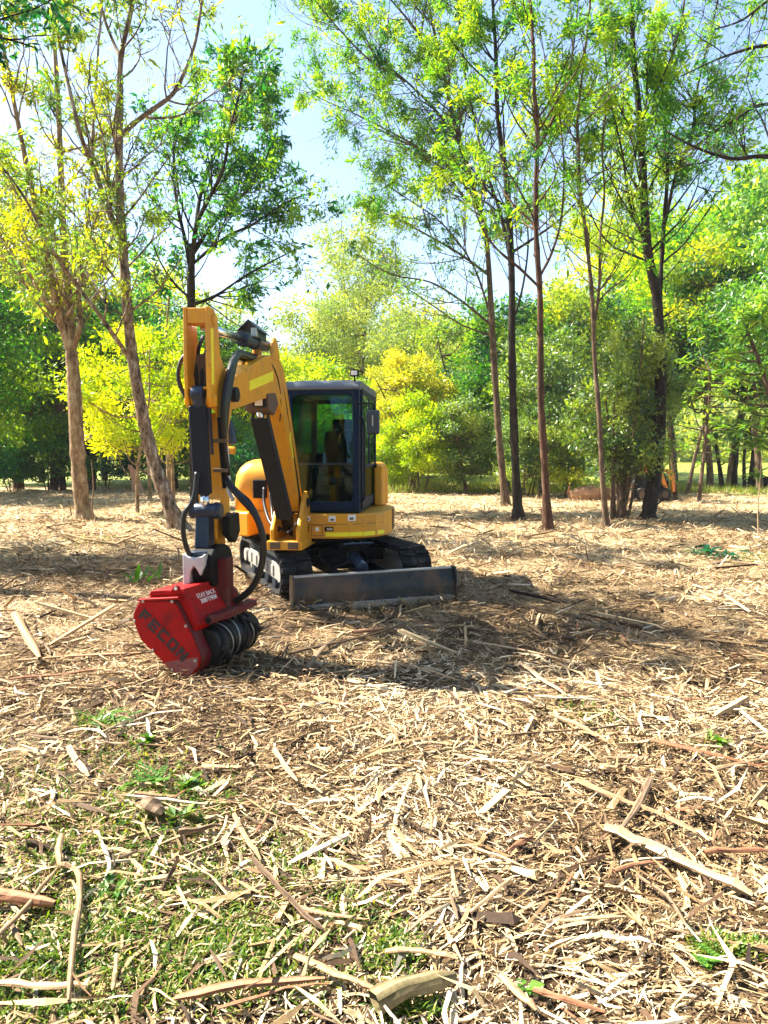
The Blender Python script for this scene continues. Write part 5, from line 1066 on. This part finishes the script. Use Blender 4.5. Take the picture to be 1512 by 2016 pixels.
# ------------------------------------------------------------------ shredded wood
rr = np.random.default_rng(77)
def frustum_pts(n, y0, y1, pw, margin=1.12):
    """points on the ground in front of the camera, denser near by"""
    y = y0 + (y1 - y0) * rr.random(n) ** pw; hw = (756 / FPX) * y * margin + .3; return rr.uniform(-1, 1, n) * hw, y
def lowf(x, y): return .5 + .25 * np.sin(1.3 * x + .7 * y + .4) * np.sin(.9 * y - .6 * x) + .25 * np.sin(2.6 * x - 1.9 * y + 1.2) * np.sin(2.1 * y + .5 * x + .7)
def chips(n, y0, y1, pw, Lm, Ws, box, zmax, tilt=.22, bent=False, xy=None):
    if xy is None: x, y = frustum_pts(n, y0, y1, pw)
    else: x, y = xy; n = len(x)
    L = Lm * np.exp(rr.normal(0, .62, n)); L = np.clip(L, Lm * .25, Lm * 4.5); W = np.clip(L * rr.uniform(.05, .20, n), Ws, .045); H = W * rr.uniform(.18, .6, n)
    a = lowf(x * .8 + 3, y * .8) * 7 + rr.normal(0, .85, n); t = rr.normal(0, tilt, n); roll = rr.normal(0, .5, n)
    d = np.stack([np.cos(a) * np.cos(t), np.sin(a) * np.cos(t), np.sin(t)], -1); s0 = np.stack([-np.sin(a), np.cos(a), np.zeros(n)], -1); u0 = np.cross(d, s0)
    s = s0 * np.cos(roll)[:, None] + u0 * np.sin(roll)[:, None]; u = np.cross(d, s)
    c = np.stack([x, y, gz(x, y) + rr.random(n) ** 1.6 * zmax + np.abs(np.sin(t)) * L * .30], -1)
    lf = lowf(x, y)
    tint = np.clip(rr.beta(2.0, 1.7, n) * .86 + (lf - .5) * .62 + (.5 + .5 * np.sin(.55 * x + 1.1) * np.sin(.6 * y - .4) - .5) * .22 + .10, 0, .93); tint = np.where(rr.random(n) < .05, rr.uniform(.94, 1, n), tint); tint = np.where(rr.random(n) < .19, rr.uniform(0, .2, n), tint)
    if bent: W = np.clip(L * rr.uniform(.04, .14, n), Ws, .018)
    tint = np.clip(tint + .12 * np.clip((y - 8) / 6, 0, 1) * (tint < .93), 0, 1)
    h, w, k = (L / 2)[:, None], (W / 2)[:, None], (H / 2)[:, None]
    j = lambda lo, hi: rr.uniform(lo, hi, n)[:, None]
    if box:
        V = np.stack([c - d * h * j(.8, 1.1) - s * w * j(.3, 1) - u * k, c - d * h * j(.8, 1.1) + s * w * j(.3, 1) - u * k, c + d * h * j(.8, 1.1) + s * w * j(.1, .9) - u * k, c + d * h * j(.8, 1.1) - s * w * j(.1, .9) - u * k,
                      c - d * h * j(.7, 1) - s * w * j(.3, 1) + u * k, c - d * h * j(.7, 1) + s * w * j(.3, 1) + u * k, c + d * h * j(.7, 1) + s * w * j(.1, .8) + u * k, c + d * h * j(.7, 1) - s * w * j(.1, .8) + u * k], 1)
        f = np.array([(4, 5, 6, 7), (0, 1, 5, 4), (1, 2, 6, 5), (2, 3, 7, 6), (3, 0, 4, 7)]); nv = 8
    elif bent:
        bd_ = s * (rr.normal(0, .16, n)[:, None] * h) + u * (rr.normal(0, .10, n)[:, None] * h)
        V = np.stack([c - d * h - s * w * j(.2, .8), c - d * h * j(.75, 1) + s * w * j(.2, .8), c + bd_ + s * w * j(.7, 1.1) + u * k, c + bd_ - s * w * j(.7, 1.1), c + d * h * j(.8, 1) - s * w * j(0, .6) , c + d * h + s * w * j(0, .5)], 1)
        f = np.array([(0, 1, 2, 3), (3, 2, 5, 4)]); nv = 6
    else:
        V = np.stack([c - d * h - s * w * .6, c - d * h * .9 + s * w * .6 + u * k, c + d * h + s * w * .4, c + d * h * .9 - s * w * .5 + u * k], 1); f = np.array([(0, 1, 2, 3)]); nv = 4
    F = (np.arange(n)[:, None, None] * nv + f[None]).reshape(-1, 4); return V.reshape(-1, 3), F, np.repeat(tint, nv)
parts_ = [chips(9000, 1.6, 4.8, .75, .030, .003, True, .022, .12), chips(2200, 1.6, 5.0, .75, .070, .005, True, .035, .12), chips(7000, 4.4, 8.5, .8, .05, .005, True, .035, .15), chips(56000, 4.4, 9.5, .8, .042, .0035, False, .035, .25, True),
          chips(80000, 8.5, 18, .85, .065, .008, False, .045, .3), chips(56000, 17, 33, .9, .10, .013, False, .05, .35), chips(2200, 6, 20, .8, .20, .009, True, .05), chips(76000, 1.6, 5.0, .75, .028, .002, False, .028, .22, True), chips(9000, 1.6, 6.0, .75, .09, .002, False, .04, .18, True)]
# litter gathered against trunks, blade, tracks and mulcher
for (u, v) in ((165, 1025), (352, 1038), (1020, 1026), (993, 996), (1079, 1046), (1193, 1042), (1276, 1023), (1228, 1022), (1331, 987), (1375, 990)):
    q = G(u, v); k = 420; a = rr.uniform(0, 6.28, k); d_ = .10 + np.abs(rr.normal(0, .28, k))
    for zz, part in ((.13, d_ < .22), (.06, d_ >= .22)): parts_.append(chips(0, 0, 0, 0, .09, .008, False, zz, .4, True, (q.x + np.cos(a[part]) * d_[part], q.y + np.sin(a[part]) * d_[part])))
t = rr.random(900); d_ = np.abs(rr.normal(0, .10, 900)); q = np.array(bl)[None, :2] + (np.array(br) - np.array(bl))[None, :2] * t[:, None] - np.array(back)[None, :2] * (d_[:, None] + .05)
parts_.append(chips(0, 0, 0, 0, .06, .005, False, .09, .35, True, (q[:, 0], q[:, 1])))
for sx in (-1, 1):
    t = rr.uniform(.5, 3.0, 700); o_ = sx * (BW / 2 + np.abs(rr.normal(0, .10, 700)) - .02); q = np.array(mid)[None, :2] + np.array(back)[None, :2] * t[:, None] + np.array(e)[None, :2] * o_[:, None]
    parts_.append(chips(0, 0, 0, 0, .06, .005, False, .08, .35, True, (q[:, 0], q[:, 1])))
a = rr.uniform(0, 6.28, 1100); d_ = np.abs(rr.normal(0, .22, 1100)); t = rr.uniform(-.05, .8, 1100)
parts_.append(chips(0, 0, 0, 0, .05, .004, False, .07, .35, True, (base.x + axd.x * t + np.cos(a) * d_, base.y + axd.y * t + np.sin(a) * d_)))
V = []; F = []; T = []; n = 0
for v, f, t in parts_: V.append(v); F.append(f + n); T.append(t); n += len(v)
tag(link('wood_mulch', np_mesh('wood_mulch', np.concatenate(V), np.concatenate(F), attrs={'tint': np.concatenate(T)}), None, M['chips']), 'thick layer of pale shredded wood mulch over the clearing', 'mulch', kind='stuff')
# the largest single splinters, each its own object
def splinter_mesh(seed, L=1.0):
    r = np.random.default_rng(seed); k = 5; m = 5; V = []
    for i in range(m):
        t = i / (m - 1); w = (.05 + .11 * math.sin(math.pi * min(1, t * 1.05)) ** .6) * r.uniform(.75, 1.2)
        for j in range(k): a = 2 * math.pi * j / k; V.append(((t - .5) * L, math.cos(a) * w * .5 * r.uniform(.6, 1.2) + .04 * math.sin(t * 3 + seed), math.sin(a) * w * .26 * r.uniform(.6, 1.2)))
    F = [(i * k + j, i * k + (j + 1) % k, (i + 1) * k + (j + 1) % k, (i + 1) * k + j) for i in range(m - 1) for j in range(k)]
    T = np.clip(r.uniform(.15, .95) + r.normal(0, .06, len(V)), 0, 1)
    return np_mesh('wood_splinter', np.array(V), F, attrs={'tint': T})
kinds = []
for k in range(24):
    me = splinter_mesh(k); me.materials.append(M[('stick_pale', 'stick_pale', 'stick_grey', 'stick_red', 'stick_pale', 'stick_brown')[k % 6]]); kinds.append(me)
x, y = frustum_pts(280, 1.9, 7.5, .8, 1.0); r = random.Random(12)
for k in range(280):
    o = bpy.data.objects.new('wood_splinter', kinds[k % 24]); COL.objects.link(o); L = r.uniform(.09, .20) * (1 + .05 * y[k]); wv = r.uniform(.35, .85)
    o.location = (x[k], y[k], float(gz(x[k], y[k])) + .03 + L * .03); o.rotation_euler = (r.uniform(-.5, .5), r.gauss(0, .10), r.uniform(0, 6.28)); o.scale = (L, L * wv, L * wv)
    tag(o, 'splinter of shredded wood lying loose on the mulch', 'wood splinter', 'wood splinters scattered over the mulch')

# ------------------------------------------------------------------ sticks and branches that can be told apart
def stick(pxs, wpx, mat, label, name='stick', cat='stick', flat=.6, forks=(), seed=None, lift=.038):
    seed = seed if seed is not None else int(pxs[0][0] * 7 + pxs[0][1]); r = np.random.default_rng(seed)
    base = gpt(*pxs[0]); V = []; F = []; T = []; n = 0; t0 = r.uniform(.35, .75)
    for (pp, w0, w1) in [(pxs, wpx, None)] + list(forks):
        q = [np.array(gpt(u, v)) for u, v in pp]; sp = spline(q, max(3, int(10 / len(q)))); m = len(sp); dist = np.linalg.norm(q[0] - np.array(CAM)); R = w0 / FPX * dist / 2; R1 = (w1 if w1 else w0 * .7) / FPX * dist / 2
        k = 9; tg = nrm_(np.gradient(sp, axis=0)); sd_ = nrm_(np.cross(tg, UPV)); up_ = np.cross(sd_, tg)
        lump = 1 + r.normal(0, .10, m); rad = np.linspace(R, R1, m) * lump
        rad[0] *= .75; rad[-1] *= .45; prof = r.uniform(.72, 1.15, k)
        off = lift + rad * flat * .8 + np.abs(r.normal(0, .004, m))
        for i in range(m):
            tw = .25 * i / m
            for j in range(k):
                a = 2 * math.pi * j / k + tw; s_ = prof[j] * r.uniform(.9, 1.1) * rad[i]
                V.append(sp[i] + sd_[i] * math.cos(a) * s_ + up_[i] * (math.sin(a) * s_ * flat) + UPV * off[i]); T.append(t0 + .32 * math.sin(j * 2.1 + seed) + r.normal(0, .08))
        F += [(n + i * k + j, n + i * k + (j + 1) % k, n + (i + 1) * k + (j + 1) % k, n + (i + 1) * k + j) for i in range(m - 1) for j in range(k)]; n += m * k
    tris = []
    me = np_mesh(name, np.array(V) - np.array(base), F, None, {'tint': np.clip(np.array(T), 0, 1)}); o = link(name, me, None, M[mat]); o.location = base; tag(o, label, cat); return o
st_ = stick
st_([(0 - 25, 1900), (60, 1810), (118, 1732)], 11, 'stick_pale', 'long pale forked branch near the lower left corner', 'forked_branch', 'branch', .95, [([(122, 1672), (116, 1700), (118, 1732)], 8, 10), ([(118, 1732), (153, 1745), (159, 1800), (146, 1890), (136, 2010)], 11, 9)], lift=.05)
st_([(-20, 1790), (40, 1797), (110, 1806)], 26, 'stick_red', 'thick broken log end at the left edge below the forked branch', 'log', 'log', .8)
st_([(345, 1994), (480, 1968), (640, 1952)], 20, 'stick_red', 'long reddish split slab along the bottom edge', 'split_slab', 'wood slab', .45)
st_([(0, 1964), (90, 1972), (175, 1966)], 16, 'stick_pale', 'pale stick at the left end of the bottom edge')
st_([(428, 2012), (560, 1975), (650, 1962)], 10, 'stick_red', 'thin reddish strip under the long split slab', 'split_slab', 'wood slab', .4)
st_([(738, 2012), (800, 1985), (896, 1952)], 46, 'log', 'thick mossy brown log at the middle of the bottom edge', 'log', 'log', .8)
st_([(580, 1908), (660, 1945), (746, 1976)], 14, 'stick_pale', 'pale stick pointing at the mossy log from the left')
st_([(461, 1624), (484, 1668), (514, 1714)], 11, 'stick_pale', 'pale stick upper of two in line left of centre foreground')
st_([(498, 1712), (550, 1768), (602, 1826), (636, 1852)], 11, 'stick_brown', 'long brown stick lower of two in line left of centre')
st_([(250, 1584), (330, 1594), (408, 1602)], 8, 'stick_grey', 'straight grey stick lying across the grass patch')
st_([(1192, 1654), (1274, 1690), (1375, 1737), (1482, 1788)], 25, 'stick_pale', 'big pale peeled branch at lower right, thickest there', 'peeled_branch', 'branch', .7)
st_([(1133, 1552), (1214, 1590), (1290, 1618), (1406, 1674)], 12, 'stick_pale', 'long thin pale branch above the big peeled branch', 'peeled_branch', 'branch', .7)
st_([(1280, 1552), (1255, 1605), (1222, 1652)], 15, 'stick_brown', 'brown stick crossing under the long thin pale branch', forks=[([(1240, 1548), (1262, 1560), (1275, 1566)], 6, 8), ([(1256, 1540), (1266, 1556), (1272, 1575)], 5, 7)])
st_([(1274, 1470), (1380, 1498), (1504, 1526)], 8, 'stick_red', 'long dark reddish branch at the right edge, mid foreground', 'thin_branch', 'branch', .9)
st_([(1093, 1426), (1153, 1452), (1200, 1480)], 11, 'stick_pale', 'pale mossy stick right of centre beside green grass')
st_([(1000, 1462), (1100, 1455), (1220, 1445), (1310, 1440)], 5, 'stick_brown', 'long thin dark twig running behind the pale mossy stick', 'thin_branch', 'branch', .9)
st_([(1022, 1316), (1062, 1347), (1114, 1380)], 10, 'stick_pale', 'pale split stick pointing down right in the middle distance', 'split_slab', 'wood slab', .5)
st_([(931, 1274), (1030, 1291), (1104, 1308)], 8, 'stick_pale', 'long pale stick lying in the tree shadow right of the mulcher')
st_([(992, 1380), (1022, 1368), (1058, 1352)], 8, 'stick_grey', 'whitish grey stick meeting the pale split stick')
st_([(1052, 1384), (1120, 1388), (1194, 1394)], 7, 'stick_grey', 'grey stick lying level below the pale split stick')
st_([(1470, 1388), (1440, 1406), (1405, 1424)], 16, 'stick_pale', 'short stout pale slab near the right edge, mid foreground', 'split_slab', 'wood slab', .6)
st_([(1088, 1838), (1160, 1832), (1232, 1827)], 9, 'stick_pale', 'straight pale stick lying level below the big peeled branch')
st_([(890, 1730), (894, 1760), (902, 1788)], 9, 'stick_pale', 'short upright looking pale stick at centre foreground')
st_([(926, 1820), (970, 1782), (1012, 1745)], 9, 'stick_pale', 'pale stick slanting up right at centre foreground')
st_([(1254, 1744), (1314, 1790), (1356, 1854)], 9, 'stick_brown', 'brown curved stick below the big peeled branch')
st_([(758, 1900), (830, 1898), (902, 1912)], 15, 'stick_pale', 'stout pale stick above the mossy log')
st_([(986, 1950), (1020, 1984), (1056, 2016)], 17, 'stick_pale', 'white stick right of the mossy log at the bottom edge')
st_([(1050, 1976), (1110, 1998), (1190, 2020)], 16, 'stick_red', 'reddish stick at the bottom edge, right of the white stick')
st_([(930, 1688), (980, 1706), (1034, 1728)], 8, 'stick_pale', 'pale stick above the slanting stick at centre foreground')
st_([(30, 1226), (50, 1266), (78, 1314)], 17, 'stick_pale', 'pale upright leaning stub near the left edge beside the mulcher', lift=.06)
st_([(35, 1312), (150, 1303), (276, 1296)], 10, 'stick_red', 'long orange brown slab pointing at the mulcher from the left', 'split_slab', 'wood slab', .5)
st_([(20, 1350), (110, 1342), (204, 1330)], 11, 'stick_red', 'dark red slab below the orange brown slab at left', 'split_slab', 'wood slab', .5)
st_([(80, 1275), (95, 1290), (100, 1302)], 6, 'stick_brown', 'short dark twig beside the pale leaning stub', lift=.05)
st_([(600, 1334), (630, 1292), (662, 1266)], 15, 'stick_brown', 'thick brown stick in front of the dozer blade')
st_([(694, 1257), (730, 1252), (760, 1246)], 12, 'stick_red', 'short red brown slab in front of the dozer blade', 'split_slab', 'wood slab', .6)
st_([(572, 1298), (650, 1279), (732, 1261), (815, 1229)], 6, 'stick_brown', 'long thin brown branch running along in front of the blade', 'thin_branch', 'branch', .9)
st_([(694, 1309), (810, 1324), (920, 1358)], 5, 'stick_pale', 'long thin pale twig right of the thick brown stick', 'thin_branch', 'branch', .9)
st_([(352, 1661), (390, 1655), (434, 1645)], 14, 'stick_brown', 'brown wood chunk between grass patches left of centre', 'wood_chunk', 'wood chunk', .8)
st_([(541, 1493), (560, 1522), (586, 1556)], 13, 'stick_pale', 'flat pale slab right of the leafy green patch', 'split_slab', 'wood slab', .4)
st_([(136, 1488), (152, 1515), (175, 1546)], 13, 'stick_pale', 'flat pale slab left of the leafy green patch', 'split_slab', 'wood slab', .4)
st_([(202, 1682), (217, 1724), (207, 1752)], 9, 'stick_grey', 'curved whitish stick right of the forked branch')
st_([(285, 1605), (302, 1616), (322, 1626)], 30, 'stick_brown', 'dark reddish wood chunk in the grass patch', 'wood_chunk', 'wood chunk', .9)
st_([(1186, 1870), (1240, 1876), (1292, 1886)], 12, 'stick_grey', 'weathered grey stick at lower right below the level pale stick')
st_([(1405, 1596), (1370, 1590), (1328, 1597)], 12, 'stick_grey', 'weathered brown grey stick right of the long thin branch')
st_([(1355, 1468), (1392, 1454), (1432, 1437)], 6, 'stick_pale', 'thin pale stick above the dark reddish branch')
st_([(1405, 1532), (1450, 1522), (1508, 1508)], 9, 'stick_pale', 'pale stick crossing the end of the dark reddish branch')
st_([(1385, 1699), (1450, 1696), (1512, 1695)], 13, 'stick_red', 'reddish brown stick at the right edge beside the big peeled branch')
st_([(1208, 1736), (1260, 1722), (1304, 1717)], 11, 'stick_red', 'reddish slab touching the big peeled branch from below', 'split_slab', 'wood slab', .5)
st_([(580, 1806), (640, 1822), (720, 1832)], 9, 'stick_pale', 'pale stick pointing right at the end of the long brown stick')
st_([(230, 1905), (228, 1940), (222, 1976)], 9, 'stick_pale', 'short pale stick at lower left pointing at the viewer')
st_([(1405, 1118), (1440, 1112), (1512, 1120)], 5, 'stick_brown', 'dark twig beside the fallen needle sprig on the right', 'thin_branch', 'branch', .9)
st_([(92, 1042), (130, 1036), (180, 1030)], 3, 'stick_brown', 'thin dark twig lying in front of the pale forked trunk', 'thin_branch', 'branch', .9)
st_([(1180, 1210), (1230, 1200), (1290, 1192)], 4, 'stick_brown', 'thin dark twig in the sunny middle ground on the right', 'thin_branch', 'branch', .9)
# splinter standing on end, thin dead saplings still upright
def upright(u, v, pts, w, mat, label, name, cat):
    b = gpt(u, v); q = [np.array(P(a, c, b.y)) for a, c in [(u, v)] + pts]; q[0][2] = b.z - .03; sp = spline(q, 4); wd_ = Wood(); R = w / FPX * b.y / 2; wd_.tube(sp, np.linspace(R, R * .5, len(sp)), 6)
    me = wd_.mesh(name, b); at = me.attributes.new('tint', 'FLOAT', 'POINT'); at.data.foreach_set('value', np.full(len(me.vertices), .6, dtype=np.float32)); o = link(name, me, None, M[mat]); o.location = b; tag(o, label, cat)
upright(1051, 1228, [(1049, 1215), (1053, 1200)], 9, 'stick_pale', 'pale splinter standing on end right of the dozer blade', 'standing_splinter', 'stick')
upright(188, 1028, [(181, 1000), (184, 960), (180, 905)], 4, 'stick_brown', 'thin dead sapling just right of the pale forked trunk', 'dead_sapling', 'sapling')
upright(143, 1022, [(139, 1005), (137, 992)], 3, 'stick_brown', 'short dead twig standing just left of the pale forked trunk', 'dead_sapling', 'sapling')
upright(1494, 1058, [(1492, 1010), (1495, 960), (1500, 900)], 3, 'stick_pale', 'thin pale sapling standing near the right edge', 'dead_sapling', 'sapling')

# ------------------------------------------------------------------ grass and weeds
r = np.random.default_rng(15); Cs = []
for (u, v, su, sv, n) in [(200, 1432, 40, 14, 260), (250, 1500, 110, 40, 420), (330, 1590, 120, 60, 1100), (200, 1640, 150, 60, 800), (120, 1730, 130, 70, 900), (330, 1720, 130, 60, 900), (220, 1840, 200, 70, 2000), (60, 1900, 120, 70, 1500), (480, 1850, 120, 60, 1300), (420, 1940, 200, 50, 1300), (770, 1880, 50, 45, 700), (690, 1800, 60, 40, 350), (1450, 1880, 55, 16, 600), (1400, 1865, 30, 14, 200), (1150, 1410, 70, 25, 220), (1410, 1465, 30, 12, 90), (560, 1700, 90, 50, 350), (60, 1550, 80, 60, 300), (120, 2000, 140, 25, 500), (800, 1990, 60, 20, 300), (1480, 1100, 40, 10, 300), (190, 1070, 60, 12, 300)]:
    for k in range(int(n * .55)): p = G(u + r.normal(0, su * .62), max(1040, v + r.normal(0, sv * .62))); Cs.append((p.x, p.y, float(gz(p.x, p.y)) + .012))
C = np.array(Cs); n = len(C); a = r.uniform(0, 6.28, n); l = r.uniform(.018, .062, n)[:, None] * (1 + .05 * C[:, 1:2]); el = r.uniform(.1, 1.1, n); d = np.stack([np.cos(a) * np.cos(el), np.sin(a) * np.cos(el), np.sin(el)], -1); s_ = nrm_(np.cross(d, UPV)) * .0022 * (1 + .28 * C[:, 1:2])
V = np.stack([C - s_, C + s_, C + d * l * .6 + s_ * .8 - UPV * l * .02, C + d * l * .6 - s_ * .8 - UPV * l * .02, C + d * l - UPV * l * .18], 1).reshape(-1, 3); i = np.arange(n) * 5
tag(link('grass', np_mesh('grass', V, np.stack([i, i + 1, i + 2, i + 3], -1), np.stack([i + 3, i + 2, i + 4], -1), {'tint': np.repeat(np.clip(r.normal(.42, .28, n), 0, 1), 5)}), None, M['grass']), 'short green grass growing through the mulch', 'grass', kind='stuff')
# longer grass along the meadow's near edge
n = 15000; x = r.uniform(-2, 17, n); y = 30 + 12 * r.random(n) ** 1.6; C = np.stack([x, y, gz(x, y) + .02], -1); a = r.uniform(0, 6.28, n); l = r.uniform(.10, .42, n)[:, None]; el = r.uniform(.7, 1.45, n); d = np.stack([np.cos(a) * np.cos(el), np.sin(a) * np.cos(el), np.sin(el)], -1); s_ = nrm_(np.cross(d, UPV)) * .012
V = np.stack([C - s_, C + s_, C + d * l], 1).reshape(-1, 3); i = np.arange(n) * 3
tag(link('meadow_grass', np_mesh('meadow_grass', V, None, np.stack([i, i + 1, i + 2], -1), {'tint': np.repeat(np.clip(r.normal(.7, .2, n), 0, 1), 3)}), None, M['grass']), 'long sunlit grass along the meadow edge', 'grass', kind='stuff')
def weed(u, v, k, L, label, el=(.2, 1.0), seed=1, wr=.24, mat='weed', name='weed_plant', pin=False):
    r = np.random.default_rng(seed + u); b = gpt(u, v); V = []; Q = []; T = []; n = 0
    for q in range(k):
        a = r.uniform(0, 6.28); e_ = r.uniform(*el); d = np.array([math.cos(a) * math.cos(e_), math.sin(a) * math.cos(e_), math.sin(e_)]); c = np.array([r.normal(0, L * .25), r.normal(0, L * .25), .02]); l = L * r.uniform(.5, 1.2); s_ = nrm_(np.cross(d, UPV))
        if pin: # leaflets in pairs along a stalk
            for m in range(7):
                for sg in (-1, 1):
                    p = c + d * l * (m + 1) / 8; e2 = nrm_(s_ * sg + d * .5 + UPV * .1); w = .012; ll_ = l * .26 * (1 - .08 * m); s2 = nrm_(np.cross(e2, UPV)) * w
                    V += [p, p + e2 * ll_ * .5 + s2, p + e2 * ll_, p + e2 * ll_ * .5 - s2]; Q.append((n, n + 1, n + 2, n + 3)); n += 4; T += [r.uniform(.2, .9)] * 4
        else:
            w = l * wr / 2; V += [c, c + d * l * .45 + s_ * w, c + d * l * .45 - s_ * w + UPV * l * .02, c + d * l - UPV * l * .25 * math.cos(e_)]; Q += [(n, n + 1, n + 3, n + 2)]; n += 4; T += [r.uniform(.3, 1) * (.25 if mat == 'leaf_dark' else 1)] * 4
    o = link(name, np_mesh(name, np.array(V), Q, attrs={'tint': np.array(T)}), None, M[mat]); o.location = b; tag(o, label, 'plant'); return o
weed(284, 1150, 11, .34, 'bright green leafy weed behind the mulcher head', (.5, 1.3), 1, .22)
weed(300, 1548, 9, .16, 'fern like green sprig in the middle of the left grass patch', (.05, .5), 2, pin=True)
weed(375, 1555, 18, .09, 'cluster of green leaves right of the fern like sprig', (.1, .8), 3, .45)
weed(345, 1620, 12, .08, 'small leafy weed below the dark wood chunk', (.2, .9), 4, .45)
weed(215, 1775, 12, .07, 'leafy weed right of the forked branch', (.2, .9), 5, .45)
weed(290, 1470, 10, .12, 'small bright weed above the fern like sprig', (.3, 1.0), 6, .4)
weed(205, 1425, 60, .22, 'dark green grassy tuft left of centre behind the weeds', (.05, .5), 7, .06)
weed(1385, 1895, 7, .09, 'green fern leaf at lower right beside the grass', (.1, .6), 8, pin=True)
weed(1035, 1955, 6, .07, 'tiny green leaf pair near the bottom right of centre', (.1, .5), 9, .6)
weed(1400, 1092, 46, .55, 'fallen dark needle sprig in the sunny mulch on the right', (.02, .35), 10, .10, 'leaf_dark', 'needle_sprig')
weed(1408, 1466, 9, .10, 'small green weed near the right edge, mid foreground', (.2, .8), 11, .4)
# ------------------------------------------------------------------ air
m = bpy.data.materials.new('air'); m.use_nodes = True; nt = m.node_tree; nt.nodes.remove(nt.nodes['Principled BSDF'])
pv = nt.nodes.new('ShaderNodeVolumePrincipled'); pv.inputs['Color'].default_value = (.93, .96, 1, 1); pv.inputs['Density'].default_value = .00035; pv.inputs['Anisotropy'].default_value = 0
nt.links.new(pv.outputs[0], nt.nodes['Material Output'].inputs['Volume'])
mb = MB(); mb.bb(-260, 260, -40, 300, -1.2, 52); hz = mb.build('haze', m, None); tag(hz, 'thin bright haze in the air over the clearing', 'haze', kind='stuff')
